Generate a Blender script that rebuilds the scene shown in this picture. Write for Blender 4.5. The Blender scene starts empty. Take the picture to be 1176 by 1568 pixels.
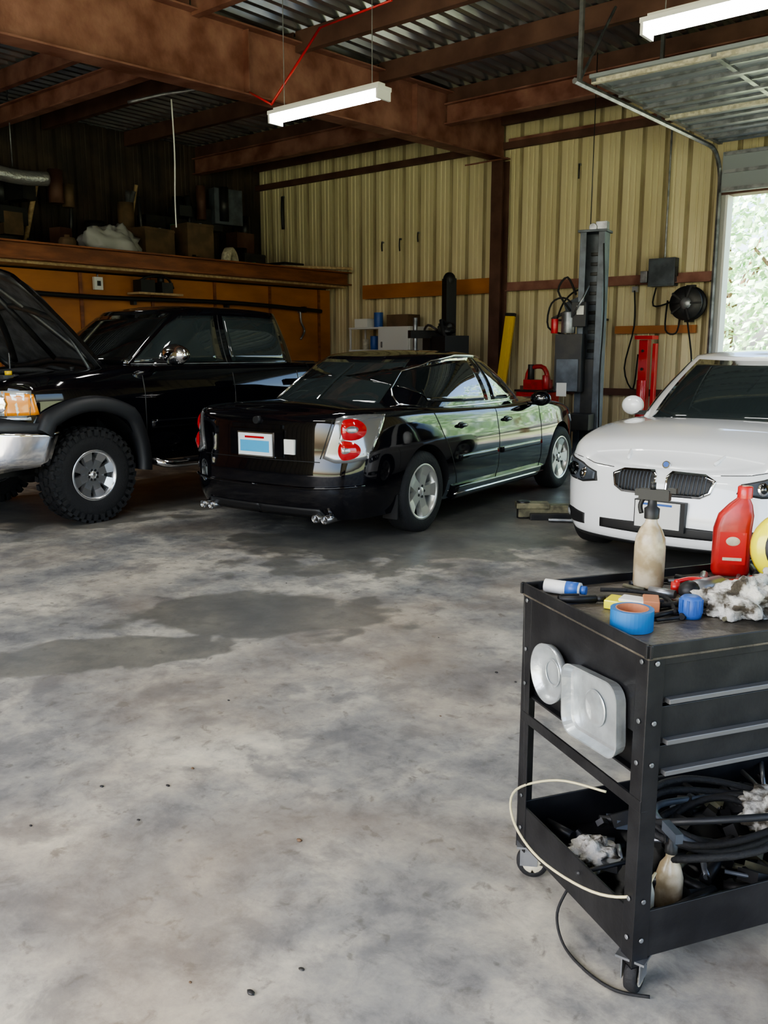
import bpy,bmesh,math,random
from mathutils import Vector,Matrix,noise
random.seed(7)
D=math.radians
def sm(a,b,x):
    t=max(0,min(1,(x-a)/(b-a)));return t*t*(3-2*t)
# ------------------------------------------------------------------ materials
def M(name,col,rough=.5,metal=0,coat=0,emit=0,col2=None,nscale=6,lo=.4,hi=.6,bump=0,bscale=40,rough2=None,stretch=None,spec=None,detail=5):
    m=bpy.data.materials.new(name);m.use_nodes=True;nt=m.node_tree;b=nt.nodes['Principled BSDF']
    c=(*col,1);b.inputs['Base Color'].default_value=c;b.inputs['Roughness'].default_value=rough
    b.inputs['Metallic'].default_value=metal;b.inputs['Coat Weight'].default_value=coat;b.inputs['Coat Roughness'].default_value=.03
    if spec is not None:b.inputs['Specular IOR Level'].default_value=spec
    if emit:
        b.inputs['Emission Color'].default_value=c;b.inputs['Emission Strength'].default_value=emit
    if col2 or bump:
        tc=nt.nodes.new('ShaderNodeTexCoord');mp=nt.nodes.new('ShaderNodeMapping');nt.links.new(tc.outputs['Object'],mp.inputs[0])
        if stretch:mp.inputs['Scale'].default_value=stretch
    if col2:
        n=nt.nodes.new('ShaderNodeTexNoise');n.inputs['Scale'].default_value=nscale;n.inputs['Detail'].default_value=detail
        nt.links.new(mp.outputs[0],n.inputs['Vector'])
        r=nt.nodes.new('ShaderNodeValToRGB');r.color_ramp.elements[0].position=lo;r.color_ramp.elements[1].position=hi
        r.color_ramp.elements[0].color=c;r.color_ramp.elements[1].color=(*col2,1)
        nt.links.new(n.outputs['Fac'],r.inputs[0]);nt.links.new(r.outputs[0],b.inputs['Base Color'])
    if bump:
        n2=nt.nodes.new('ShaderNodeTexNoise');n2.inputs['Scale'].default_value=bscale;n2.inputs['Detail'].default_value=4
        nt.links.new(mp.outputs[0],n2.inputs['Vector'])
        bp=nt.nodes.new('ShaderNodeBump');bp.inputs['Strength'].default_value=bump;bp.inputs['Distance'].default_value=.02
        nt.links.new(n2.outputs['Fac'],bp.inputs['Height']);nt.links.new(bp.outputs[0],b.inputs['Normal'])
    return m
blackpaint=M('black_paint',(.003,.003,.005),.06,0,.55,spec=.3)
whitepaint=M('white_paint',(.90,.91,.92),.25,0,1)
glass=M('dark_glass',(.006,.008,.009),.02,0,.8,spec=1.0)
glass2=M('tint_glass',(.02,.027,.028),.03,0,.5)
blackpl=M('black_plastic',(.012,.012,.013),.5)
flarepl=M('flare_plastic',(.018,.019,.022),.5)
hoodin=M('hood_liner',(.07,.072,.08),.6,col2=(.035,.036,.04),nscale=9,bump=.3,bscale=30)
rubber=M('tyre_rubber',(.012,.012,.013),.75,bump=.3,bscale=60)
chrome=M('chrome',(.8,.8,.82),.08,1)
darkchrome=M('dark_chrome',(.35,.35,.36),.2,1)
rimchrome=M('rim_chrome',(.85,.85,.86),.2,.9)
alloy=M('alloy',(.70,.70,.67),.3,.8)
steel=M('steel',(.35,.36,.38),.38,.8,col2=(.2,.21,.22),nscale=8)
greysteel=M('grey_steel',(.12,.14,.17),.45,.3,col2=(.07,.08,.095),nscale=5)
pullgrey=M('drawer_pull_grey',(.16,.16,.165),.4,.4)
darkst=M('dark_steel',(.02,.021,.024),.42,.3,col2=(.035,.034,.032),nscale=7)
redlens=M('red_lens',(.42,.008,.012),.1,0,1)
lampsilver=M('lamp_silver',(.27,.275,.285),.15,.6,1)
clearlens=M('clear_lens',(.62,.65,.66),.1,.35,1)
amber=M('amber_lens',(.85,.30,.03),.15,0,1)
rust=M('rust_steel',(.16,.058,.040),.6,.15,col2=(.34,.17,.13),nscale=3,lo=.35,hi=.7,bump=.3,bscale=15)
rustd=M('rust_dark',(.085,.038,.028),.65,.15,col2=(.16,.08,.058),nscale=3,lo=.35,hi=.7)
orangew=M('orange_wood',(.27,.095,.038),.42,col2=(.17,.055,.022),nscale=2,stretch=(6,1,6),bump=.15,bscale=20)
plyw=M('plywood',(.50,.20,.055),.6,col2=(.32,.12,.035),nscale=1.2,stretch=(1,1,3),lo=.3,hi=.7)
wood=M('wood',(.5,.36,.2),.6,col2=(.35,.24,.13),nscale=3,stretch=(1,6,6))
red=M('red_paint',(.55,.02,.02),.35,0,.4)
redpl=M('red_plastic',(.55,.03,.025),.35,0,.2,col2=(.36,.022,.02),nscale=14)
yellow=M('yellow_paint',(.75,.5,.03),.4)
yel2=M('yellow_plastic',(.9,.82,.03),.3,0,.4)
blue=M('blue_tape',(.02,.16,.42),.5)
orange=M('orange_card',(.5,.2,.1),.6)
cream=M('cream_plastic',(.62,.58,.45),.5,col2=(.4,.36,.27),nscale=20)
amberb=M('dirty_bottle',(.32,.25,.15),.3,0,.3,col2=(.55,.47,.34),nscale=18)
white=M('white_enamel',(.7,.7,.68),.4)
paper=M('paper',(.75,.74,.7),.7)
greypl=M('grey_sheet',(.35,.35,.34),.6)
ragm=M('rag_cloth',(.60,.58,.53),.9,col2=(.07,.058,.042),nscale=19,lo=.46,hi=.58,bump=.6,bscale=60)
card=M('cardboard',(.15,.09,.05),.8,col2=(.09,.06,.035),nscale=4)
foil=M('foil',(.6,.6,.62),.35,.8,bump=.8,bscale=20)
bluep=M('blue_plastic',(.04,.12,.4),.4)
greenp=M('green_plastic',(.05,.2,.1),.5)
hosem=M('clear_hose',(.65,.58,.35),.35)
oliv=M('olive_steel',(.26,.24,.15),.5,.3,col2=(.10,.095,.065),nscale=10)
tubem=M('fluorescent_diffuser',(1,.98,.93),.4,emit=34)
bark=M('bark',(.12,.08,.05),.9)
leaf=M('leaf',(.26,.46,.22),.5,col2=(.6,.78,.58),nscale=2)
grass=M('grass',(.22,.28,.12),.9,col2=(.38,.4,.26),nscale=3)
platem=M('plate_white',(.72,.75,.78),.4)
plateb=M('plate_blue',(.08,.38,.65),.4)
darkpanel=M('dark_panelling',(.03,.022,.017),.7,col2=(.06,.04,.028),nscale=2)
def floor_mat():
    m=bpy.data.materials.new('concrete');m.use_nodes=True;nt=m.node_tree;N=nt.nodes;L=nt.links;b=N['Principled BSDF']
    tc=N.new('ShaderNodeTexCoord')
    def noi(sc,det=5,dist=0,ro=.55,off=(0,0,0)):
        n=N.new('ShaderNodeTexNoise');n.inputs['Scale'].default_value=sc;n.inputs['Detail'].default_value=det;n.inputs['Distortion'].default_value=dist;n.inputs['Roughness'].default_value=ro
        mp=N.new('ShaderNodeMapping');mp.inputs['Location'].default_value=off;L.new(tc.outputs['Object'],mp.inputs[0]);L.new(mp.outputs[0],n.inputs['Vector']);return n.outputs['Fac']
    def ramp(f,*st):
        r=N.new('ShaderNodeValToRGB');e=r.color_ramp.elements
        while len(e)<len(st):e.new(.5)
        for i,(p,c) in enumerate(st):e[i].position=p;e[i].color=(*c,1)
        L.new(f,r.inputs[0]);return r.outputs[0]
    def mix(f,a,c,mode='MIX',k=None):
        x=N.new('ShaderNodeMix');x.data_type='RGBA';x.blend_type=mode
        if k is not None:x.inputs[0].default_value=k
        else:L.new(f,x.inputs[0])
        for s,v in((6,a),(7,c)):
            if isinstance(v,tuple):x.inputs[s].default_value=(*v,1)
            else:L.new(v,x.inputs[s])
        return x.outputs[2]
    base=ramp(noi(1.7,9,.15,.6),(.36,(.17,.17,.172)),(.47,(.27,.267,.252)),(.55,(.38,.362,.318)),(.68,(.56,.53,.445)))
    fine=ramp(noi(8,10,.3,.75),(.34,(.55,.55,.57)),(.5,(.93,.93,.93)),(.66,(1.18,1.16,1.1)))
    c=mix(None,base,fine,'MULTIPLY',.9)
    spots=ramp(noi(3.4,8,.35,.62,(3,7,0)),(.53,(0,0,0)),(.63,(.62,.62,.62)))
    c=mix(spots,c,(.125,.127,.132))
    small=ramp(noi(13,5,.5,.6,(1,2,0)),(.60,(0,0,0)),(.69,(.65,.65,.65)))
    c=mix(small,c,(.10,.095,.085))
    brown=ramp(noi(.7,5,.4,.55,(5,1,0)),(.48,(0,0,0)),(.70,(.5,.5,.5)))
    c=mix(brown,c,(.30,.225,.15))
    wet_dark=None
    for (cx,cy,rx,ry,an) in((-3.72,3.35,.85,.46,40),(-3.85,2.35,.7,.25,58),(-5.0,4.9,.7,.3,30),(-4.6,6.6,1.3,2.4,6),(-7.9,5.6,1.3,2.4,0),(-2.3,7.0,1.1,1.6,0)):  # wet spots first, then broad darker ellipses around the cars
        mp=N.new('ShaderNodeMapping');mp.vector_type='TEXTURE';mp.inputs['Location'].default_value=(cx,cy,0);mp.inputs['Rotation'].default_value=(0,0,D(an));mp.inputs['Scale'].default_value=(rx,ry,1)
        L.new(tc.outputs['Object'],mp.inputs[0])
        ln=N.new('ShaderNodeVectorMath');ln.operation='LENGTH';L.new(mp.outputs[0],ln.inputs[0])
        ad=N.new('ShaderNodeMath');ad.operation='MULTIPLY_ADD';L.new(noi(3.0,7,.3),ad.inputs[0]);ad.inputs[1].default_value=1.8;L.new(ln.outputs['Value'],ad.inputs[2])
        mr=N.new('ShaderNodeMapRange');mr.interpolation_type='SMOOTHSTEP';mr.inputs[1].default_value=1.98;mr.inputs[2].default_value=1.76;L.new(ad.outputs[0],mr.inputs[0])
        if wet_dark is None:wet_dark=mr.outputs[0]
        else:
            mx=N.new('ShaderNodeMath');mx.operation='MAXIMUM';L.new(wet_dark,mx.inputs[0]);L.new(mr.outputs[0],mx.inputs[1]);wet_dark=mx.outputs[0]
    wk=N.new('ShaderNodeMath');wk.operation='MULTIPLY';wk.inputs[1].default_value=.72;L.new(wet_dark,wk.inputs[0])
    c=mix(wk.outputs[0],c,(.10,.098,.088))
    L.new(c,b.inputs['Base Color'])
    rr=N.new('ShaderNodeMapRange');rr.inputs[3].default_value=.60;rr.inputs[4].default_value=.42;L.new(wet_dark,rr.inputs[0])
    r2=N.new('ShaderNodeMath');r2.operation='MULTIPLY_ADD';L.new(noi(3,5),r2.inputs[0]);r2.inputs[1].default_value=-.35;r2.inputs[2].default_value=.17
    r3=N.new('ShaderNodeMath');r3.operation='ADD';L.new(rr.outputs[0],r3.inputs[0]);L.new(r2.outputs[0],r3.inputs[1]);L.new(r3.outputs[0],b.inputs['Roughness'])
    bp=N.new('ShaderNodeBump');bp.inputs['Strength'].default_value=.12;bp.inputs['Distance'].default_value=.01;L.new(noi(30,6),bp.inputs['Height']);L.new(bp.outputs[0],b.inputs['Normal'])
    return m
concrete=floor_mat()
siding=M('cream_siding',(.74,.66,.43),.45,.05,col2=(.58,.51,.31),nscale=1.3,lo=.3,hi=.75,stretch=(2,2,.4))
sidingd=M('siding_rib_shade',(.34,.28,.17),.6,col2=(.46,.40,.25),nscale=3,stretch=(1,1,.3))  # darker rib tone: shade lines along the ribs put into the colour
galv=M('galvanised_deck',(.42,.43,.45),.27,.75,col2=(.22,.225,.235),nscale=2,lo=.35,hi=.7,stretch=(3,.5,1))
doorm=M('door_panel',(.28,.31,.33),.5,.2)
# ------------------------------------------------------------------ mesh builder
class MB:
    def __init__(s):s.v=[];s.f=[];s.m=[];s.sm=[];s.mats=[];s.T=Matrix()
    def mi(s,m):
        if m not in s.mats:s.mats.append(m)
        return s.mats.index(m)
    def add(s,vs,fs,mat,smooth=False,T=None):
        X=s.T@T if T is not None else s.T
        o=len(s.v);k=s.mi(mat)
        s.v+=[X@Vector(v) for v in vs]
        for f in fs:s.f.append([o+i for i in f]);s.m.append(k);s.sm.append(smooth)
    def box(s,c,d,mat,rot=(0,0,0),T=None):
        x,y,z=[a/2 for a in d]
        vs=[(-x,-y,-z),(x,-y,-z),(x,y,-z),(-x,y,-z),(-x,-y,z),(x,-y,z),(x,y,z),(-x,y,z)]
        R=Matrix.Translation(c)@Matrix.Rotation(rot[2],4,'Z')@Matrix.Rotation(rot[1],4,'Y')@Matrix.Rotation(rot[0],4,'X')
        if T is not None:R=T@R
        s.add(vs,[(0,3,2,1),(4,5,6,7),(0,1,5,4),(1,2,6,5),(2,3,7,6),(3,0,4,7)],mat,False,R)
    def lathe(s,pr,mat,T=None,n=24,smooth=True,a0=0,a1=2*math.pi):
        full=abs(a1-a0-2*math.pi)<1e-6;vs=[];fs=[];cnt=n if full else n+1
        for i in range(cnt):
            a=a0+(a1-a0)*i/n
            for r,h in pr:vs.append((r*math.cos(a),r*math.sin(a),h))
        k=len(pr)
        for i in range(n):
            j=(i+1)%cnt
            for q in range(k-1):fs.append((i*k+q,j*k+q,j*k+q+1,i*k+q+1))
        s.add(vs,fs,mat,smooth,T)
    def cyl(s,p0,p1,r,mat,r1=None,n=16,smooth=True):
        p0=Vector(p0);p1=Vector(p1);d=p1-p0;L=d.length
        T=Matrix.Translation(p0)@d.to_track_quat('Z','Y').to_matrix().to_4x4()
        r1=r if r1 is None else r1
        s.lathe([(r,0),(r1,L)],mat,T,n,smooth)
        s.lathe([(0,0),(r,0)],mat,T,n,False);s.lathe([(r1,L),(0,L)],mat,T,n,False)
    def tube(s,pts,r,mat,n=8,smooth=True,sub=4,closed=False):
        P=[Vector(p) for p in pts]
        if sub>1 and len(P)>2:
            Q=[];K=len(P)
            rng=range(K) if closed else range(K-1)
            for i in rng:
                if closed:a,b,c,d=P[i-1],P[i],P[(i+1)%K],P[(i+2)%K]
                else:a=P[max(i-1,0)];b=P[i];c=P[i+1];d=P[min(i+2,K-1)]
                for j in range(sub):
                    t=j/sub;Q.append(.5*((2*b)+(c-a)*t+(2*a-5*b+4*c-d)*t*t+(3*b-a-3*c+d)*t**3))
            if not closed:Q.append(P[-1])
            P=Q
        vs=[];fs=[];K=len(P);up=None
        for i,p in enumerate(P):
            if closed:t=P[(i+1)%K]-P[i-1]
            else:t=P[min(i+1,K-1)]-P[max(i-1,0)]
            if t.length<1e-9:t=Vector((0,0,1))
            t.normalize()
            if up is None:up=t.orthogonal().normalized()
            up=(up-t*up.dot(t));up=up.normalized() if up.length>1e-6 else t.orthogonal().normalized()
            w=t.cross(up)
            for k in range(n):
                a=2*math.pi*k/n;vs.append(p+up*(r*math.cos(a))+w*(r*math.sin(a)))
        R=K if closed else K-1
        for i in range(R):
            j=(i+1)%K
            for k in range(n):fs.append((i*n+k,i*n+(k+1)%n,j*n+(k+1)%n,j*n+k))
        if not closed:fs.append(tuple(range(n-1,-1,-1)));fs.append(tuple((K-1)*n+k for k in range(n)))
        s.add(vs,fs,mat,smooth)
    def ell(s,c,r,mat,n=20,m=12,amp=0,fr=4,T=None,zmin=None):
        vs=[];fs=[]
        for i in range(m+1):
            th=math.pi*i/m
            for j in range(n):
                ph=2*math.pi*j/n;d=Vector((math.sin(th)*math.cos(ph),math.sin(th)*math.sin(ph),math.cos(th)))
                o=Vector(c)*7
                k=1+amp*(noise.noise(d*fr+o)+.45*noise.noise(d*fr*2.6+o)+.2*noise.noise(d*fr*6+o)) if amp else 1
                z=c[2]+d.z*r[2]*k
                if zmin is not None:z=max(z,zmin)
                vs.append((c[0]+d.x*r[0]*k,c[1]+d.y*r[1]*k,z))
        for i in range(m):
            for j in range(n):fs.append((i*n+j,(i+1)*n+j,(i+1)*n+(j+1)%n,i*n+(j+1)%n))
        s.add(vs,fs,mat,True,T)
    def obj(s,name,parent=None,loc=None,rotz=0,bevel=0,merge=True,scale=None):
        me=bpy.data.meshes.new(name);me.from_pydata([tuple(v*(scale or 1)) for v in s.v],[],s.f)
        for m in s.mats:me.materials.append(m)
        me.polygons.foreach_set('material_index',s.m);me.polygons.foreach_set('use_smooth',s.sm);me.update()
        if merge:
            bm=bmesh.new();bm.from_mesh(me);bmesh.ops.remove_doubles(bm,verts=bm.verts,dist=1e-5);bm.to_mesh(me);bm.free()
        o=bpy.data.objects.new(name,me);bpy.context.collection.objects.link(o)
        if parent:o.parent=parent
        if loc:o.location=loc
        o.rotation_euler=(0,0,rotz)
        if bevel:
            b=o.modifiers.new('b','BEVEL');b.width=bevel;b.segments=2;b.limit_method='ANGLE';b.angle_limit=D(50)
        return o
def empty(name,loc,rotz=0):
    o=bpy.data.objects.new(name,None);bpy.context.collection.objects.link(o);o.location=loc;o.rotation_euler=(0,0,rotz);o.empty_display_size=.2;return o
# ------------------------------------------------------------------ car shell
def interp(pts,x):
    if x<=pts[0][0]:return pts[0][1]
    if x>=pts[-1][0]:return pts[-1][1]
    for i in range(len(pts)-1):
        if x<=pts[i+1][0]:break
    x0,y0=pts[i];x1,y1=pts[i+1];h=x1-x0;t=(x-x0)/h
    def sl(k):
        if k<=0 or k>=len(pts)-1:
            k=max(0,min(len(pts)-2,k if k<=0 else k-1));return (pts[k+1][1]-pts[k][1])/(pts[k+1][0]-pts[k][0])
        a=(pts[k][1]-pts[k-1][1])/(pts[k][0]-pts[k-1][0]);b=(pts[k+1][1]-pts[k][1])/(pts[k+1][0]-pts[k][0])
        return 0 if a*b<=0 else 2*a*b/(a+b)
    m0,m1=sl(i),sl(i+1)
    return (2*t**3-3*t*t+1)*y0+(t**3-2*t*t+t)*h*m0+(-2*t**3+3*t*t)*y1+(t**3-t*t)*h*m1
def outline(yf,yr,W,nf,nr,bowf,bowr,nF=24,nS=56):
    yc=(yf+yr)/2;pts=[]
    K=1500
    for k in range(K+1):
        t=(k/K)**2*math.pi/2
        pts.append((W*math.sin(t)**(2/nf),yc+(yf-yc)*math.cos(t)**(2/nf)))
    for k in range(K,-1,-1):
        t=(k/K)**2*math.pi/2
        pts.append((W*math.sin(t)**(2/nr),yc-(yc-yr)*math.cos(t)**(2/nr)))
    q=[]
    for x,y in pts:
        if y>yc:y-=bowf*(x/W)**2*((y-yc)/(yf-yc))**4
        else:y+=bowr*(x/W)**2*((yc-y)/(yc-yr))**4
        q.append((x,y))
    pts=q
    L=[0]
    for i in range(1,len(pts)):L.append(L[-1]+math.hypot(pts[i][0]-pts[i-1][0],pts[i][1]-pts[i-1][1]))
    fi=max(range(len(pts)//2),key=lambda i:pts[i][0]/1.0+pts[i][1]);ri=max(range(len(pts)//2,len(pts)),key=lambda i:pts[i][0]-pts[i][1])
    def at(l):
        lo,hi=0,len(L)-1
        while hi-lo>1:
            m=(lo+hi)//2
            if L[m]<=l:lo=m
            else:hi=m
        d=L[hi]-L[lo];t=(l-L[lo])/d if d>0 else 0
        return (pts[lo][0]*(1-t)+pts[hi][0]*t,pts[lo][1]*(1-t)+pts[hi][1]*t)
    out=[at(L[fi]*i/nF) for i in range(nF)]+[at(L[fi]+(L[ri]-L[fi])*i/nS) for i in range(nS)]+[at(L[ri]+(L[-1]-L[ri])*i/nF) for i in range(nF+1)]
    out[0]=(0,out[0][1]);out[-1]=(0,out[-1][1])
    return out
NF,NS=24,56
def s2i(s):
    s=min(1,max(0,s))
    return s/.25*NF if s<.25 else (NF+(s-.25)/.5*NS if s<.75 else NF+NS+(s-.75)/.25*NF)
def i2s(i):
    return i/NF*.25 if i<NF else (.25+(i-NF)/NS*.5 if i<NF+NS else .75+(i-NF-NS)/NF*.25)
class Base:
    def samp(s,o,a):
        i=s2i(a);k=min(int(i),len(o)-2);t=i-k
        return (o[k][0]*(1-t)+o[k+1][0]*t,o[k][1]*(1-t)+o[k+1][1]*t)
    def nor(s,a,z,e=.004):
        f=s.P;T=f(a+e,z)-f(a-e,z);U=f(a,z+e)-f(a,z-e);n=U.cross(T);return n.normalized() if n.length>1e-9 else Vector((0,0,1))
    def sy(s,y,z,side=1):
        lo,hi=.02,.98
        for _ in range(30):
            m=(lo+hi)/2
            if s.P(m,z).y>y:lo=m
            else:hi=m
        return lo*side
    def rx(s,x,z,side=1):
        lo,hi=.70,1.0
        for _ in range(30):
            m=(lo+hi)/2
            if s.P(m,z).x>x:lo=m
            else:hi=m
        return lo*side
    def fx(s,x,z,side=1):
        lo,hi=0,.30
        for _ in range(30):
            m=(lo+hi)/2
            if s.P(m,z).x<x:lo=m
            else:hi=m
        return lo*side
    def patch(s,mb,bot,top,mat,off=.006,nu=16,nv=8,thick=.012,smooth=True):
        def al(l,t):
            x=t*(len(l)-1);k=min(int(x),len(l)-2);f=x-k;return (l[k][0]*(1-f)+l[k+1][0]*f,l[k][1]*(1-f)+l[k+1][1]*f)
        vs=[];prm=[]
        for i in range(nu+1):
            b=al(bot,i/nu);t=al(top,i/nu)
            for j in range(nv+1):
                q=j/nv;a=b[0]*(1-q)+t[0]*q;z=b[1]*(1-q)+t[1]*q
                vs.append(s.P(a,z)+s.nor(a,z)*off);prm.append((a,z))
        fs=[(i*(nv+1)+j,i*(nv+1)+j+1,(i+1)*(nv+1)+j+1,(i+1)*(nv+1)+j) for i in range(nu) for j in range(nv)]
        mb.add(vs,fs,mat,smooth)
        loop=[i*(nv+1) for i in range(nu+1)]+[nu*(nv+1)+j for j in range(1,nv+1)]+[i*(nv+1)+nv for i in range(nu-1,-1,-1)]+[j for j in range(nv-1,0,-1)]
        a=[vs[k] for k in loop];b=[s.P(*prm[k])+s.nor(*prm[k])*(off-thick) for k in loop];n=len(loop)
        mb.add(a+b,[(i,(i+1)%n,n+(i+1)%n,n+i) for i in range(n)],mat)
        return [vs[k] for k in loop]
    def disc(s,mb,a,z,ra,rz,mat,off=.01,n=24,dome=.01):
        vs=[s.P(a,z)+s.nor(a,z)*(off+dome)];R=4
        for k in range(1,R+1):
            for i in range(n):
                t=2*math.pi*i/n;aa=a+ra*k/R*math.cos(t);zz=z+rz*k/R*math.sin(t)
                vs.append(s.P(aa,zz)+s.nor(aa,zz)*(off+dome*(1-(k/R)**2)))
        fs=[(0,1+i,1+(i+1)%n) for i in range(n)]
        for k in range(R-1):fs+=[(1+k*n+i,1+(k+1)*n+i,1+(k+1)*n+(i+1)%n,1+k*n+(i+1)%n) for i in range(n)]
        mb.add(vs,fs,mat,True)
    def line(s,mb,pts,mat,r=.004,off=0,seg=8):
        P=[]
        for i in range(len(pts)-1):
            for j in range(seg):
                t=j/seg;a=pts[i][0]*(1-t)+pts[i+1][0]*t;z=pts[i][1]*(1-t)+pts[i+1][1]*t;P.append(s.P(a,z)+s.nor(a,z)*off)
        P.append(s.P(*pts[-1])+s.nor(*pts[-1])*off);mb.tube(P,r,mat,6,True,1)
class Shell(Base):
    def __init__(s,yf,yr,W,nf,nr,side,front,rear,zt,zb,r=.07,crown=.04,bowf=.12,bowr=.05):
        s.o=outline(yf,yr,W,nf,nr,bowf,bowr,NF,NS);s.side=side;s.front=front;s.rear=rear;s.zt=zt;s.zb=zb;s.r=r;s.crown=crown;s.yf=yf;s.yr=yr;s.W=W
    def n2(s,a):
        p=s.samp(s.o,max(0,a-.006));q=s.samp(s.o,min(1,a+.006))
        if a<.003 :return (0,1)
        if a>.997:return (0,-1)
        tx,ty=q[0]-p[0],q[1]-p[1];l=math.hypot(tx,ty) or 1
        return (-ty/l,tx/l)
    def P(s,a,z):
        sg=-1 if a<0 else 1;a=min(abs(a),1)
        p=s.samp(s.o,a);n=s.n2(a);zt=interp(s.zt,p[1]);z=min(z,zt)
        w=sm(.25,.85,abs(n[1]));e=interp(s.front if n[1]>0 else s.rear,z)
        ins=interp(s.side,z)*(1-w)+e*w
        if z>zt-s.r:
            t=(z-zt+s.r)/s.r;ins+=s.r*(1-math.sqrt(max(0,1-t*t*.96)))
        x=max(0,p[0]-n[0]*ins);return Vector((sg*x,p[1]-n[1]*ins,z))
    def build(s,mb,mat,matb):
        Mv=24;Mc=10;Mb=4;rows=[]
        tot=2*NF+NS
        for i in range(tot+1):
            a=i2s(i);p=s.samp(s.o,a);zt=interp(s.zt,p[1]);zb=s.zb;row=[]
            e=s.P(a,zb)
            for k in range(Mb):row.append(Vector((e.x*k/Mb,e.y,zb)))
            for k in range(Mv+1):
                v=k/Mv;v=v if v<.75 else .75+(1-(1-(v-.75)*4)**1.6)*.25
                row.append(s.P(a,zb+(zt-zb)*v))
            t=row[-1];cf=sm(0,.45,s.yf-t.y)*sm(0,.35,t.y-s.yr)
            for k in range(1,Mc+1):
                f=1-k/Mc;row.append(Vector((t.x*f,t.y,t.z+s.crown*cf*(1-f**2.2))))
            rows.append(row)
        n=len(rows[0]);vs=[]
        for r in rows:vs+=r
        o=len(vs)
        for r in rows:vs+=[Vector((-p.x,p.y,p.z)) for p in r]
        F1=[];F2=[]
        for i in range(tot):
            for j in range(n-1):
                q=(i*n+j,i*n+j+1,(i+1)*n+j+1,(i+1)*n+j)
                tgt=F2 if j<Mb else F1
                tgt.append(q);tgt.append(tuple(o+k for k in reversed(q)))
        mb.add(vs,F1,mat,True);mb.add(vs,F2,matb,False)
class Green(Base):
    def __init__(s,b,t,z0,z1,drop=.03,crown=.035,bulge=.03):
        s.b=outline(*b,NF,NS);s.t=outline(*t,NF,NS);s.z0=z0;s.z1=z1;s.drop=drop;s.crown=crown;s.bulge=bulge
        s.yc=(t[0]+t[1])/2;s.hl=(t[0]-t[1])/2
    def P(s,a,h):
        sg=-1 if a<0 else 1;a=min(abs(a),1);b=s.samp(s.b,a);t=s.samp(s.t,a)
        zt=s.z1-s.drop*abs((t[1]-s.yc)/s.hl)**2.5
        z=s.z0+(zt-s.z0)*h
        bl=s.bulge*math.sin(math.pi*min(max(h,0),1))
        x=b[0]*(1-h)+t[0]*h;y=b[1]*(1-h)+t[1]*h
        nx=min(1,x/.55);ny=(1 if a<.5 else -1)*(1-sm(.15,.32,min(a,1-a)))
        return Vector((sg*(x+bl*nx*(1-abs(ny))),y+bl*ny,z+bl*.6*abs(ny)))
    def build(s,mb,mat):
        Mv=12;Mc=12;rows=[];tot=2*NF+NS
        for i in range(tot+1):
            a=i2s(i);row=[s.P(a,k/Mv) for k in range(Mv+1)];t=row[-1]
            cf=sm(0,.35,s.yc+s.hl-t.y)*sm(0,.35,t.y-s.yc+s.hl)
            for k in range(1,Mc+1):
                f=1-k/Mc;row.append(Vector((t.x*f,t.y,t.z+.012*(1-f**6)+s.crown*cf*(1-f**2.2))))
            rows.append(row)
        n=len(rows[0]);vs=[]
        for r in rows:vs+=r
        o=len(vs)
        for r in rows:vs+=[Vector((-p.x,p.y,p.z)) for p in r]
        F=[]
        for i in range(tot):
            for j in range(n-1):
                q=(i*n+j,i*n+j+1,(i+1)*n+j+1,(i+1)*n+j);F.append(q);F.append(tuple(o+k for k in reversed(q)))
        mb.add(vs,F,mat,True)
def boolcut(o,cutter):
    bpy.context.view_layer.update()
    m=o.modifiers.new('cut','BOOLEAN');m.operation='DIFFERENCE';m.object=cutter;m.solver='EXACT'
    dg=bpy.context.evaluated_depsgraph_get();me=bpy.data.meshes.new_from_object(o.evaluated_get(dg))
    o.modifiers.clear();o.data=me
    bpy.data.objects.remove(cutter)
def smooth_angle(o,ang=35):
    me=o.data;bm=bmesh.new();bm.from_mesh(me)
    for e in bm.edges:
        if len(e.link_faces)==2:e.smooth=e.calc_face_angle(0)<D(ang)
    for f in bm.faces:f.smooth=True
    bm.to_mesh(me);bm.free()
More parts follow.
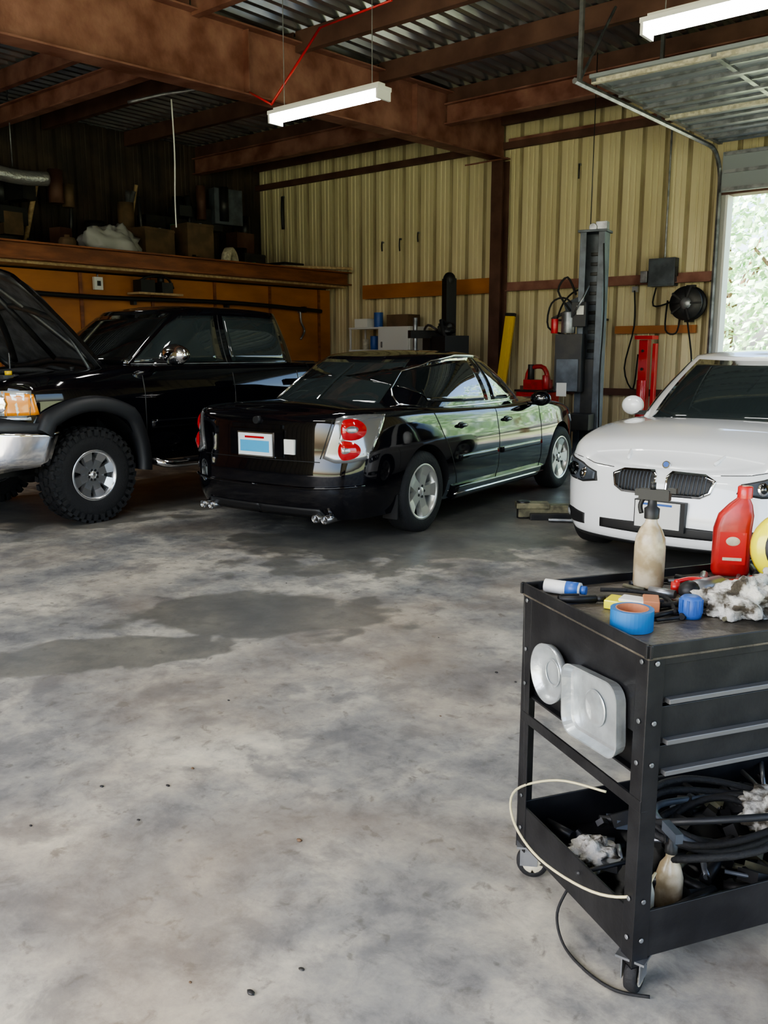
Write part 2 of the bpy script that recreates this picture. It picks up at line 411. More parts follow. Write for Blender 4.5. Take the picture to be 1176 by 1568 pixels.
def wheel(name,parent,loc,R,w,rr,side,ns=5,style='sedan'):
    mb=MB();hw=w/2
    mb.T=Matrix.Rotation(D(90)*side,4,'Y')@Matrix.Rotation(.3,4,'Z')
    prof=[(rr-.01,-hw*.9),(rr+.01,-hw*.98),(rr+(R-rr)*.5,-hw*1.04),(R-.03,-hw*.95),(R-.006,-hw*.8),(R,-hw*.4),(R,hw*.4),(R-.006,hw*.8),(R-.03,hw*.95),(rr+(R-rr)*.5,hw*1.04),(rr+.01,hw*.98),(rr-.01,hw*.9)]
    mb.lathe(prof,rubber,n=56)
    rim=rimchrome if style=='truck' else alloy
    mb.lathe([(rr+.004,hw*.93),(rr-.005,hw*.98),(rr-.022,hw*.9),(rr-.03,hw*.3),(rr-.03,-hw*.9),(rr,-hw*.95)],rim,n=48)
    mb.lathe([(0,-hw*.1),(rr*.7,-hw*.1),(rr*.7,-hw*.3),(rr-.03,-hw*.3)],darkst,n=32,smooth=False)
    mb.lathe([(0,hw*.78),(rr*.13,hw*.76),(rr*.2,hw*.62),(rr*.27,hw*.45),(rr*.27,-hw*.1)],rim,n=24)
    mb.lathe([(rr*.8,-hw*.05),(rr*.3,-hw*.05)],steel,n=24)
    for k in range(ns):
        T=Matrix.Rotation(2*math.pi*k/ns,4,'Z')
        w0,w1=(rr*.17,rr*.27) if style=='sedan' else (rr*.12,rr*.23)
        z0,z1=hw*.68,hw*.88
        vs=[(rr*.15,-w0,z0),(rr*.15,w0,z0),(rr*.6,-w1*.72,z0+.005),(rr*.6,w1*.72,z0+.005),(rr-.012,-w1,z1),(rr-.012,w1,z1)]
        vs+=[(x,y*1.1,z-.05) for x,y,z in vs]
        mb.add(vs,[(0,2,3,1),(2,4,5,3),(0,6,8,2),(2,8,10,4),(1,3,9,7),(3,5,11,9)],rim,False,T)
        mb.cyl((T@Vector((rr*.2,0,hw*.6))),(T@Vector((rr*.2,0,hw*.74))),.012,darkst,n=8)
    if style=='truck':
        nb=34
        for k in range(nb):
            a=2*math.pi*k/nb
            for q,(ox,wd,sh) in enumerate([(-hw*.82,hw*.34,0),(-hw*.28,hw*.38,.5),(hw*.28,hw*.38,0),(hw*.82,hw*.34,.5)]):
                T=Matrix.Rotation(a+sh*2*math.pi/nb,4,'Z')
                mb.box((R+.001,0,ox),(.026,R*.115,wd),rubber,(D(12 if q%2 else -12),0,0),T)
            T=Matrix.Rotation(a,4,'Z')
            for sd in(1,-1):mb.box((R-.035,0,sd*hw*1.0),(.055,R*.1,.02),rubber,(0,0,0),T)
    o=mb.obj(name,parent,loc);return o
def car_body(name,root,sh,paint,arches,boxes=()):
    mb=MB();mb.mi(paint);mb.mi(blackpl);sh.build(mb,paint,blackpl)
    o=mb.obj(name,root)
    bm=bmesh.new();bm.from_mesh(o.data);bmesh.ops.remove_doubles(bm,verts=bm.verts,dist=4e-4);bmesh.ops.dissolve_degenerate(bm,edges=bm.edges,dist=1e-5);bmesh.ops.recalc_face_normals(bm,faces=bm.faces);bm.to_mesh(o.data);bm.free()
    for (x0,x1,y,z,r) in arches:
        cb=MB();cb.mats=[paint,blackpl];cb.cyl((x0,y,z),(x1,y,z),r,blackpl,n=56,smooth=False);c=cb.obj('cut',root);boolcut(o,c)
    for c,d in boxes:
        cb=MB();cb.mats=[paint,blackpl];cb.box(c,d,blackpl);q=cb.obj('cut',root);boolcut(o,q)
    smooth_angle(o,32);return o
# ------------------------------------------------------------------ BLACK SEDAN
def black_sedan():
    root=empty('sedan',(-5.35,5.72,0),D(6))
    zt=[(-1.07,1.03),(-.85,1.06),(-.3,1.06),(.6,1.02),(1.6,.99),(2.4,1.0),(2.9,.96),(3.4,.88),(3.75,.79),(3.9,.72)]
    side=[(.2,.09),(.3,.045),(.36,.03),(.42,.012),(.6,.0),(.72,.004),(.82,.02),(.95,.045),(1.08,.085)]
    rear=[(.2,.11),(.28,.05),(.36,.015),(.45,0),(.58,.0),(.66,.012),(.72,.024),(.8,.028),(.95,.040),(1.08,.075)]
    front=[(.2,.1),(.3,.02),(.45,0),(.6,.01),(.75,.06),(.9,.1)]
    sh=Shell(3.9,-1.07,.945,4.2,7.5,side,front,rear,zt,.22,.055,.045,.2,.09)
    car_body('body',root,sh,blackpaint,[(sx*.62,sx*1.1,y,.36,.385) for y in(0,2.9) for sx in(1,-1)])
    g=Green((2.62,-.42,.85,3.4,3.6,.16,.12),(1.72,.42,.61,3.6,3.6,.08,.06),.98,1.475,.03,.03,.035)
    mb=MB();g.build(mb,blackpaint);mb.obj('cabin',root)
    mb=MB();ch=MB()
    g.patch(mb,[(-.235,.12),(.235,.12)],[(-.235,.96),(.235,.96)],glass,.004,24,8)
    for a,b in((.775,1.0),(-1.0,-.775)):
        g.patch(mb,[(a,.14),(b,.14)],[(a,.95),(b,.95)],glass2,.004,18,10)
    for sd in(1,-1):
        bt=[(g.sy(y,.14,sd),.14) for y in(1.36,1.9,2.25)];tp=[(g.sy(y,h,sd),h) for y,h in((1.30,.93),(1.55,.93),(1.72,.78))]
        g.patch(mb,bt,tp,glass,.005,14,8)
        bt=[(g.sy(y,.16,sd),h) for y,h in((.12,.42),(.25,.2),(.8,.15),(1.28,.14))];tp=[(g.sy(y,.9,sd),h) for y,h in((.2,.62),(.5,.84),(.85,.92),(1.22,.93))]
        g.patch(mb,bt,tp,glass,.005,16,8)
        path=[(g.sy(y,h,sd),h) for y,h in((2.32,.09),(2.08,.45),(1.8,.82),(1.5,.97),(1.0,.98),(.6,.9),(.28,.72),(.05,.42),(-.02,.18),(.3,.09),(1.2,.08),(2.32,.09))]
        g.line(ch,path,chrome,.0075,.004,6)
    mb.obj('windows',root);
    d=MB();lt=MB();bl=MB()
    S=lambda y,z,sd:sh.sy(y,z,sd)
    for sd in(1,-1):
        for y,yt in((2.33,2.3),(1.33,1.33)):
            sh.line(bl,[(S(y,.33,sd),.33),(S(yt,.7,sd),.7),(S(yt,.97,sd),.97)],blackpl,.004)
        sh.line(bl,[(S(.55,.35,sd),.35),(S(.42,.6,sd),.6),(S(.3,.8,sd),.8),(S(.2,.99,sd),.99)],blackpl,.004)
        sh.patch(d,[(S(2.4,.25,sd),.22),(S(.5,.25,sd),.22)],[(S(2.4,.33,sd),.33),(S(.5,.33,sd),.33)],blackpaint,.03,24,5,.03)
        sh.line(ch,[(S(2.42,.27,sd),.27),(S(.5,.27,sd),.27)],chrome,.008,.033)
        for y0,y1 in((2.3,1.36),(1.3,.55)):sh.patch(d,[(S(y0,.56,sd),.55),(S(y1,.56,sd),.55)],[(S(y0,.6,sd),.6),(S(y1,.6,sd),.6)],blackpaint,.012,16,3,.012)
        for y in(1.52,.62):
            p=sh.P(S(y,.86,sd),.86);d.ell((p.x+sd*.022,y,.86),(.016,.09,.018),blackpaint,12,8)
            d.ell((p.x+sd*.004,y,.86),(.008,.06,.03),darkst,12,8)
        d.ell((sd*1.0,2.12,1.03),(.11,.075,.075),blackpaint,18,12);d.box((sd*.9,2.13,.98),(.14,.05,.03),blackpaint)
        d.ell((sd*1.0,2.075,1.03),(.09,.04,.058),glass,14,10)
        X=lambda x,z:sh.rx(x,z,sd)
        bot=[(X(.62,.70),.705),(X(.71,.68),.67),(X(.80,.68),.672),(X(.875,.70),.70),(S(-.94,.80,sd),.82)]
        top=[(X(.70,1.0),1.005),(X(.76,1.0),1.022),(X(.82,1.0),1.028),(X(.87,1.0),1.018),(S(-.90,.98,sd),.98)]
        sh.patch(lt,bot,top,lampsilver,.010,22,10,.03)
        for (xx,zz,rz_) in((.785,.920,.080),(.760,.765,.074)):
            a=X(xx,zz);sh.disc(lt,a,zz,.0150,rz_,redlens,.014,28,.022);sh.disc(lt,a,zz,.0055,rz_*.32,lampsilver,.036,20,.004)
        k=sd
        sh.patch(lt,[(k*.14,.62),(k*.25,.66),(k*.30,.72)],[(k*.16,.74),(k*.25,.80),(k*.31,.80)],clearlens,.008,14,6,.02)
        d.box((sd*.84,-.40,.27),(.14,.015,.20),blackpl)
        for dx in(-.045,.045):
            d.T=Matrix.Translation((sd*.60+dx,-.92,.235))@Matrix.Rotation(D(90),4,'X')
            d.lathe([(.03,-.25),(.034,0),(.034,.10),(.028,.10),(.026,0)],darkchrome,n=20);d.lathe([(0,.04),(.027,.04)],blackpl,n=16)
        d.T=Matrix()
        sh.line(bl,[(X(.60,.70),.70),(X(.68,1.0),1.0)],blackpl,.004)
        sh.line(bl,[(X(.0,.675),.675),(X(.60,.675),.675)],blackpl,.004)
        sh.line(d,[(X(.0,.47),.47),(X(.5,.47),.47),(X(.86,.49),.49)],blackpaint,.012,.002,12)
        sh.patch(d,[(X(.62,.25),.24),(X(0,.25),.24)],[(X(.58,.30),.31),(X(0,.30),.31)],blackpl,.008,16,3,.012)
    y=sh.P(1,.80).y
    d.box((0,y-.004,.80),(.54,.02,.21),blackpaint);d.box((0,y-.012,.785),(.37,.02,.195),chrome)
    d.box((0,y-.019,.785),(.345,.02,.172),platem);d.box((0,y-.022,.772),(.30,.02,.09),plateb);d.box((0,y-.022,.842),(.2,.02,.016),redlens)
    d.box((.33,y+.006,.78),(.10,.02,.115),paper);d.box((0,y+.004,.93),(.5,.03,.03),blackpaint)  # small white slab beside the plate: a reflection put into the colour
    d.cyl((0,y-.012,.975),(0,y+.04,.975),.03,darkst,n=20)
    sh.patch(bl,[(-.10,.56),(.10,.56)],[(-.12,.70),(.12,.70)],blackpl,.006,12,5);sh.patch(bl,[(-.17,.30),(.17,.30)],[(-.16,.42),(.16,.42)],blackpl,.006,12,5)
    sh.line(ch,[(-.12,.71),(.12,.71)],chrome,.01,.006)
    d.obj('trim',root);lt.obj('lamps',root);bl.obj('seams',root);ch.obj('chrome_trim',root)
    u=MB();u.box((0,1.45,.27),(1.2,4.3,.12),blackpl);u.cyl((-.6,-.75,.3),(.6,-.75,.3),.09,darkst);u.cyl((-.7,0,.36),(.7,0,.36),.04,darkst);u.cyl((-.7,2.9,.36),(.7,2.9,.36),.04,darkst);u.obj('underbody',root)
    for y in(0,2.9):
        for sd in(1,-1):wheel('wheel',root,(sd*.81,y,.345),.345,.215,.235,sd,5)
    return root
black_sedan()
# ------------------------------------------------------------------ WHITE SEDAN
def white_sedan():
    root=empty('sedan.001',(-2.40,9.22,0),D(181))
    zt=[(-.98,.98),(-.7,1.03),(-.2,1.02),(.6,1.0),(1.6,.96),(2.2,.95),(2.6,.93),(3.0,.88),(3.35,.81),(3.5,.76),(3.6,.73)]
    side=[(.2,.08),(.3,.03),(.4,.01),(.55,.0),(.7,.004),(.78,.03),(.95,.05),(1.05,.09)]
    rear=[(.2,.1),(.3,.02),(.45,0),(.6,.0),(.66,.03),(.95,.08),(1.08,.12)]
    front=[(.18,.10),(.24,.02),(.32,0),(.42,.005),(.50,.02),(.58,.04),(.66,.06),(.76,.11),(.85,.2)]
    sh=Shell(3.60,-.98,.95,5.2,4.6,side,front,rear,zt,.19,.065,.055,.17,.10)
    car_body('body',root,sh,whitepaint,[(sx*.62,sx*1.1,y,.34,.37) for y in(0,2.78) for sx in(1,-1)])
    g=Green((2.50,-.45,.87,3.8,3.2,.20,.14),(1.58,.38,.63,3.6,3.4,.10,.06),.93,1.475,.03,.03,.035)
    mb=MB();g.build(mb,whitepaint);mb.obj('cabin',root)
    mb=MB();d=MB();lt=MB();bl=MB();ch=MB()
    g.patch(mb,[(-.237,.08),(.237,.08)],[(-.235,.95),(.235,.95)],glass2,.004,24,8)
    for a,b in((.775,1.0),(-1.0,-.775)):g.patch(mb,[(a,.14),(b,.14)],[(a,.95),(b,.95)],glass2,.004,18,10)
    S=lambda y,z,sd:sh.sy(y,z,sd)
    for sd in(1,-1):
        bt=[(g.sy(y,.14,sd),.14) for y in(1.25,1.7,2.05)];tp=[(g.sy(y,h,sd),h) for y,h in((1.20,.92),(1.4,.92),(1.56,.78))]
        g.patch(mb,bt,tp,glass,.005,14,8)
        bt=[(g.sy(y,.16,sd),h) for y,h in((.12,.42),(.25,.2),(.7,.15),(1.18,.14))];tp=[(g.sy(y,.9,sd),h) for y,h in((.2,.62),(.5,.84),(.8,.92),(1.12,.92))]
        g.patch(mb,bt,tp,glass,.005,16,8)
        d.ell((sd*.96,1.84,1.04),(.10,.06,.085),whitepaint,18,12);d.box((sd*.88,1.84,.98),(.14,.05,.035),blackpl);d.ell((sd*.96,1.805,1.04),(.08,.04,.066),glass,14,10)
        for y in(2.2,1.22):sh.line(bl,[(S(y,.3,sd),.3),(S(y,.94,sd),.94)],darkst,.004)
        k=sd;X=lambda x,z:sh.fx(x,z,sd)
        hb=[(X(.48,.60),.605),(X(.62,.585),.580),(X(.76,.59),.585),(X(.87,.62),.612),(S(3.08,.68,sd),.685)]
        ht=[(X(.50,.66),.668),(X(.62,.69),.698),(X(.75,.71),.728),(X(.85,.73),.746),(S(3.0,.76,sd),.766)]
        sh.patch(lt,hb,ht,darkst,.003,20,8,.02)
        ib=[(a*1.0,z+.010) for a,z in hb];it=[(a,z-.010) for a,z in ht]
        ib[0]=(X(.51,.61),.614);it[0]=(X(.51,.65),.66)
        sh.patch(lt,ib,it,greysteel,.008,20,8,.02)
        for xx,zz,rr_ in((.62,.638,.042),(.76,.654,.049)):
            a=X(xx,zz);sh.disc(lt,a,zz,rr_*.29,rr_,chrome,.012,22,.012);sh.disc(lt,a,zz,rr_*.2,rr_*.7,glass,.025,22,.012)
        sh.patch(lt,[(X(.85,.64),.645),(X(.885,.66),.67)],[(X(.845,.70),.712),(X(.88,.71),.725)],clearlens,.012,6,5,.02)
        kb=[(X(.032,.60),.585),(X(.06,.56),.553),(X(.27,.56),.556),(X(.33,.6),.59)];kt=[(X(.032,.68),.680),(X(.06,.70),.712),(X(.28,.70),.708),(X(.355,.66),.675)]
        sh.patch(ch,kb,kt,chrome,.012,18,6,.04)
        kb2=[(X(.046,.60),.590),(X(.072,.57),.566),(X(.262,.57),.569),(X(.316,.6),.598)];kt2=[(X(.046,.67),.673),(X(.072,.69),.699),(X(.272,.69),.695),(X(.335,.66),.666)]
        sh.patch(bl,kb2,kt2,blackpl,.016,18,6,.04)
        for q in range(10):
            x_=.070+q*.0245;sh.line(ch,[(X(x_,.58),.573),(X(x_+.004,.68),.692)],greysteel,.0035,.019,4)
        sh.patch(bl,[(X(.56,.29),.29),(X(.70,.285),.285),(X(.86,.30),.31)],[(X(.56,.37),.365),(X(.70,.385),.385),(X(.85,.375),.375)],blackpl,.003,14,5,.02)
        sh.disc(lt,X(.78,.335),.335,.012,.03,clearlens,.008,16,.01)
        sh.patch(bl,[(X(0,.29),.29),(X(.42,.29),.295)],[(X(0,.37),.37),(X(.42,.37),.36)],blackpl,.003,14,5,.02)
        sh.patch(bl,[(X(0,.2),.195),(X(.80,.21),.205)],[(X(.0,.23),.22),(X(.80,.235),.23)],blackpl,.006,16,4,.02)
        d.tube([(k*.30,3.40,.772),(k*.38,3.1,.878),(k*.47,2.8,.925),(k*.56,2.52,.945)],.012,whitepaint,8,True,5)
        sh.patch(lt,[(k*.86,.72),(k*.76,.72),(k*.72,.74)],[(k*.86,.88),(k*.76,.90),(k*.71,.88)],redlens,.01,12,6,.02)
        sh.line(bl,[(X(.37,.70),.712),(X(.55,.71),.722),(X(.80,.73),.752)],darkst,.0028)
    y=sh.P(0,.32).y
    d.box((-.03,y+.004,.430),(.345,.05,.20),blackpl);d.box((-.02,y+.032,.435),(.305,.012,.175),paper);d.box((-.02,y+.036,.505),(.2,.008,.014),bluep)
    p=sh.P(0,.715);d.cyl((0,p.y-.05,.748),(0,p.y-.022,.756),.026,chrome,n=20);d.cyl((0,p.y-.05,.750),(0,p.y-.020,.758),.019,bluep,n=20)
    mb.obj('windows',root);d.obj('trim',root);lt.obj('lamps',root);bl.obj('grilles',root);ch.obj('chrome_trim',root)
    w=MB()
    for x in(.1,-.45):w.tube([(x+.3,2.36,.985),(x,2.28,1.03),(x-.25,2.2,1.06)],.008,blackpl)
    w.obj('wipers',root)
    u=MB();u.box((0,1.4,.25),(1.2,4.0,.12),blackpl);u.cyl((-.7,0,.33),(.7,0,.33),.04,darkst);u.cyl((-.7,2.78,.33),(.7,2.78,.33),.04,darkst);u.obj('underbody',root)
    for yy in(0,2.78):
        for sd in(1,-1):wheel('wheel',root,(sd*.78,yy,.33),.33,.22,.22,sd,5)
white_sedan()
# ------------------------------------------------------------------ PICKUP
def truck():
    root=empty('pickup_truck',(-8.001,7.902,0),D(181.5))
    zt=[(-1.2,1.36),(.8,1.37),(1.0,1.38),(3.2,1.37),(3.5,1.34),(4.0,1.31),(4.35,1.27),(4.5,1.23)]
    side=[(.5,.07),(.58,.03),(.7,.01),(.9,.0),(1.1,.0),(1.22,.02),(1.38,.06)]
    rear=[(.5,.05),(.6,.02),(1.3,.03)]
    front=[(.5,.05),(.6,.0),(.9,.0),(.95,.04),(1.2,.06),(1.3,.1)]
    sh=Shell(4.5,-1.2,.99,7,14,side,front,rear,zt,.56,.05,.03,.16,.02)
    car_body('body',root,sh,blackpaint,[(sx*.6,sx*1.2,y,.50,.50) for y in(0,3.65) for sx in(1,-1)],
        [((0,3.80,1.2),(1.36,.90,.9)),((0,-.18,1.35),(1.6,1.9,.9)),((0,.86,1.2),(2.2,.03,1.2))])
    g=Green((3.28,.93,.90,5,12,.12,.0),(2.50,1.06,.72,5,10,.06,.0),1.33,1.925,.03,.035,.02)
    mb=MB();g.build(mb,blackpaint);mb.obj('cab',root)
    mb=MB();d=MB();lt=MB();bl=MB();ch=MB()
    g.patch(mb,[(-.235,.10),(.235,.10)],[(-.235,.93),(.235,.93)],glass,.004,24,8)
    for a,b in((.785,1.0),(-1.0,-.785)):g.patch(mb,[(a,.2),(b,.2)],[(a,.85),(b,.85)],glass,.004,12,6)
    S=lambda y,z,sd:sh.sy(y,z,sd)
    for sd in(1,-1):
        for yb,yt in (((2.04,2.95,3.02),(2.04,2.42,2.58)),((1.13,1.92),(1.17,1.92))):
            hh=(.12,.12,.12) if len(yb)==3 else (.12,.12);ht=(.88,.88,.72) if len(yb)==3 else (.88,.88)
            g.patch(mb,[(g.sy(y,h,sd),h) for y,h in zip(yb,hh)],[(g.sy(y,h,sd),h) for y,h in zip(yt,ht)],glass2,.006,14,8)
        g.line(ch,[(g.sy(y,.10,sd),.09) for y in(3.04,2.1,1.14)],steel,.006,.006)
        for y in(3.08,1.98,1.05):sh.line(bl,[(S(y,.6,sd),.6),(S(y,1.37,sd),1.37)],darkst,.005)
        g.line(bl,[(g.sy(1.98,.03,sd),.03),(g.sy(1.98,.9,sd),.9)],darkst,.005)
        for y0,y1 in((3.03,2.02),(1.94,1.10)):
            sh.patch(d,[(S(y0,.82,sd),.80),(S(y1,.82,sd),.80)],[(S(y0,.88,sd),.88),(S(y1,.88,sd),.88)],blackpaint,.014,12,3,.014)
        for y in(2.12,1.18):d.box((sd*1.0,y,1.18),(.03,.17,.06),blackpaint)
        d.ell((sd*1.16,2.86,1.47),(.17,.09,.10),chrome,20,12);d.box((sd*1.02,2.9,1.42),(.18,.05,.04),blackpl);d.ell((sd*1.16,2.82,1.47),(.15,.07,.085),glass,14,10)
        for y,a0,a1 in((0,-8,188),(3.65,34,188)):
            prof=[(.49,.90),(.49,1.03),(.52,1.05),(.60,1.035),(.625,.985),(.61,.90)]
            vs=[];fs=[];n=28;k=len(prof)
            for i in range(n+1):
                a=D(a0+(a1-a0)*i/n)
                for r,x in prof:
                    c,s_=math.cos(a),math.sin(a);sq=1/max(abs(c),abs(s_))**.3
                    vs.append((sd*x,y+r*sq*c*.96,.50+r*sq*s_))
            for i in range(n):
                for j in range(k):fs.append((i*k+j,i*k+(j+1)%k,(i+1)*k+(j+1)%k,(i+1)*k+j))
            d.add(vs,fs,flarepl,True)
        d.tube([(sd*.9,3.0,.5),(sd*1.02,2.9,.46),(sd*1.04,2.6,.45),(sd*1.04,1.4,.45),(sd*1.02,1.15,.46),(sd*.9,1.05,.5)],.038,chrome,12,True,5)
        for y in(2.5,1.6):d.box((sd*1.04,y,.485),(.09,.35,.015),blackpl)
        k=sd;X=lambda x,z:sh.fx(x,z,sd)
        ys=4.325
        sh.patch(lt,[(X(.50,1.0),.97),(X(.88,1.0),.97),(S(ys,1.0,sd),.97)],[(X(.50,1.18),1.18),(X(.88,1.18),1.18),(S(ys,1.17,sd),1.18)],clearlens,.014,16,6,.03)
        sh.patch(lt,[(S(ys-.006,1.0,sd),.97),(S(4.10,1.0,sd),.98)],[(S(ys-.006,1.17,sd),1.18),(S(4.13,1.17,sd),1.15)],amber,.014,10,6,.03)
        sh.patch(lt,[(X(.50,.95),.935),(S(4.16,.95,sd),.935)],[(X(.50,.96),.96),(S(4.16,.96,sd),.96)],clearlens,.014,12,3,.03)
        sh.disc(lt,X(.70,1.08),1.075,.024,.075,chrome,.022,24,.01)
        sh.patch(ch,[(k*.0,.53),(k*.2,.53),(S(4.06,.6,sd),.58)],[(k*.0,.86),(k*.2,.86),(S(3.98,.85,sd),.84)],chrome,.09,24,8,.09)
        sh.patch(bl,[(k*.0,.85),(S(4.02,.88,sd),.84)],[(k*.0,.92),(S(4.02,.92,sd),.91)],flarepl,.095,20,3,.09)
        sh.disc(lt,k*.20,.66,.02,.05,clearlens,.10,16,.01)
        sh.patch(lt,[(k*.775,.95),(k*.735,.95)],[(k*.775,1.3),(k*.735,1.3)],redlens,.01,6,6)
    y=sh.P(0,1.1).y
    sh.patch(bl,[(-.13,.97),(.13,.97)],[(-.13,1.19),(.13,1.19)],blackpl,.008,14,5)
    for z in(.97,1.085,1.19):sh.line(ch,[(-.13,z),(.13,z)],chrome,.014,.012)
    d.box((0,y+.02,1.085),(.3,.03,.09),redlens)
    d.box((0,-1.27,.68),(1.9,.16,.2),chrome)
    mb.obj('windows',root);lt.obj('lamps',root);bl.obj('grille',root);ch.obj('front_bumper',root);d.obj('trim',root)
    h=MB();h.T=Matrix.Translation((0,3.34,1.36))@Matrix.Rotation(D(50),4,'X')
    nx,ny=24,16
    def hp(i,j,dz):
        x=-.83+1.66*i/nx;t=j/ny;w=1-.06*t*t;yy=1.16*t-.12*(x/.83)**2*t
        z=.07*(1-(x/.83)**2)-.09*t*t-.03*max(0,abs(x)/.83-.8)*5+dz
        return (x*w,yy,z)
    for dz,mt in((0,blackpaint),(-.035,hoodin)):
        vs=[hp(i,j,dz) for i in range(nx+1) for j in range(ny+1)];h.add(vs,[(i*(ny+1)+j,(i+1)*(ny+1)+j,(i+1)*(ny+1)+j+1,i*(ny+1)+j+1) for i in range(nx) for j in range(ny)],mt,True)
    lp=[(i,0) for i in range(nx+1)]+[(nx,j) for j in range(1,ny+1)]+[(i,ny) for i in range(nx-1,-1,-1)]+[(0,j) for j in range(ny-1,0,-1)]
    n=len(lp);h.add([hp(i,j,0) for i,j in lp]+[hp(i,j,-.035) for i,j in lp],[(i,(i+1)%n,n+(i+1)%n,n+i) for i in range(n)],blackpaint)
    def hr(pts,r=.03,mt=darkst):h.tube([hp(a*nx,b*ny,-.035) for a,b in pts],r,mt,8,True,6)
    hr([(.04,.04),(.04,.5),(.06,.95),(.5,.97),(.94,.95),(.96,.5),(.96,.04),(.5,.05),(.04,.04)],.035)
    hr([(.10,.08),(.3,.5),(.45,.92)],.035);hr([(.90,.08),(.7,.5),(.55,.92)],.035);hr([(.5,.05),(.5,.95)],.03)
    hr([(.05,.55),(.5,.62),(.95,.55)],.03)
    h.obj('hood',root)
    e=MB()
    e.box((0,3.80,.98),(.52,.6,.34),darkst);e.box((0,3.83,1.17),(.42,.5,.08),hoodin)
    for x in(-.1,.1):e.tube([(x*2.8,3.65,1.1),(x*1.6,3.7,1.26),(x*.6,3.72,1.25)],.03,steel)
    for q in range(4):
        for sd in(1,-1):e.tube([(sd*.2,3.65+q*.12,1.2),(sd*.32,3.65+q*.12,1.22),(sd*.36,3.66+q*.12,1.06)],.018,darkst)
    e.cyl((.45,4.0,1.0),(.45,4.0,1.28),.13,blackpl);e.cyl((-.48,3.55,1.0),(-.48,3.55,1.28),.1,steel)
    e.box((-.48,4.0,1.1),(.28,.24,.26),blackpl);e.box((-.48,4.0,1.255),(.24,.2,.03),hoodin);e.cyl((-.55,3.96,1.27),(-.55,3.96,1.31),.02,red)
    e.box((.5,3.6,1.12),(.2,.26,.22),steel)
    e.tube([(.45,4.0,1.25),(.25,4.12,1.3),(0,4.05,1.30),(0,3.95,1.22)],.05,blackpl)
    e.tube([(-.6,3.5,1.25),(-.6,3.9,1.34),(-.35,4.15,1.32),(.2,4.18,1.28)],.025,rubber)
    e.tube([(-.62,3.4,1.28),(-.5,3.7,1.36),(-.2,3.6,1.34),(.3,3.6,1.3),(.58,3.8,1.26)],.018,rubber);e.box((0,4.22,1.05),(1.2,.05,.42),darkst);e.box((0,4.2,1.29),(1.3,.1,.03),hoodin)
    e.cyl((-.64,3.6,1.2),(-.64,3.6,1.34),.04,white);e.cyl((-.64,3.6,1.34),(-.64,3.6,1.37),.025,blackpl)
    e.cyl((-.55,4.15,1.3),(-.55,4.15,1.34),.03,yellow);e.tube([(.6,3.5,1.28),(.7,3.45,1.6),(.66,3.55,1.7)],.01,steel)
    e.tube([(-.73,3.45,1.30),(-.74,3.7,1.68),(-.74,3.78,1.80)],.014,steel)
    e.obj('engine',root)
    u=MB();u.box((.42,1.6,.5),(.1,5.4,.16),darkst);u.box((-.42,1.6,.5),(.1,5.4,.16),darkst)
    for y in(0,3.65):u.cyl((-.75,y,.42),(.75,y,.42),.06,darkst);u.ell((.1,y,.42),(.16,.14,.16),darkst)
    u.box((0,1.7,.6),(1.6,2.0,.12),blackpl);u.obj('chassis',root)
    for y in(0,3.65):
        for sd in(1,-1):wheel('wheel',root,(sd*.855,y,.425),.412,.27,.225,sd,8,'truck')
truck()
# ------------------------------------------------------------------ ROOM
YB=12.4;XL=-13.6;XR=4.2;YF=-3.2;ZC=5.15
mb=MB();mb.box(((XL+XR)/2,(YB+YF)/2,-.05),(XR-XL+.6,YB-YF+.6,.1),concrete);mb.obj('floor')
mb=MB();mb.box((0,30,-.13),(120,120,.1),grass);mb.box((-2,15.2,-.07),(9,5,.1),concrete);mb.obj('yard_ground')
def sidewall(mb,u0,u1,z0,z1,axis,pos,inward,mt=None):
    mt=mt or siding
    P=.333;k0=math.floor(u0/P);u=k0*P;raw=[]
    while u<u1+P:
        raw+=[(u,0),(u+.02,.045),(u+.05,.045),(u+.07,0),(u+.15,0),(u+.16,.012),(u+.175,.012),(u+.185,0),(u+.235,0),(u+.245,.012),(u+.26,.012),(u+.27,0)];u+=P
    pts=[(a,b) for a,b in raw if u0<=a<=u1]
    if not pts:pts=[(u0,0),(u1,0)]
    pts=[(u0,0)]+pts+[(u1,0)]
    def tr(a,b,z):return (a,pos+inward*b,z) if axis=='x' else (pos+inward*b,a,z)
    n=len(pts)
    vs=[tr(a,-b,z0) for a,b in pts]+[tr(a,-b,z1) for a,b in pts]
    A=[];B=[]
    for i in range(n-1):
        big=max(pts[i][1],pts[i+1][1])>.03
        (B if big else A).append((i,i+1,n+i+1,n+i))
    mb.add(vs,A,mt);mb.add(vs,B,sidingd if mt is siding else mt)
    vs=[tr(u0,-.09,z0),tr(u1,-.09,z0),tr(u1,-.09,z1),tr(u0,-.09,z1)];mb.add(vs,[(0,1,2,3)],mt)
DX0,DX1,DZ=-4.40,-.6,3.54
mb=MB()
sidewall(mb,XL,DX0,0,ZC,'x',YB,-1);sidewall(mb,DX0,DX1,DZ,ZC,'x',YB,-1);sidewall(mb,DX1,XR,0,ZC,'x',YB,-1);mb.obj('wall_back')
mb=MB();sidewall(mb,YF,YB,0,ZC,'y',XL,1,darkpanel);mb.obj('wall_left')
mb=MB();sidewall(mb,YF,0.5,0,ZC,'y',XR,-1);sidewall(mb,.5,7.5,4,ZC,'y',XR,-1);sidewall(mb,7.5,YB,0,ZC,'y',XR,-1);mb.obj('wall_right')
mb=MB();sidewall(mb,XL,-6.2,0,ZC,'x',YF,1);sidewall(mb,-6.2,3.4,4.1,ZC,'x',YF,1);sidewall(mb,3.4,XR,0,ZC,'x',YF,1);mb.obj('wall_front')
mb=MB();pts=[];x=XL-.3
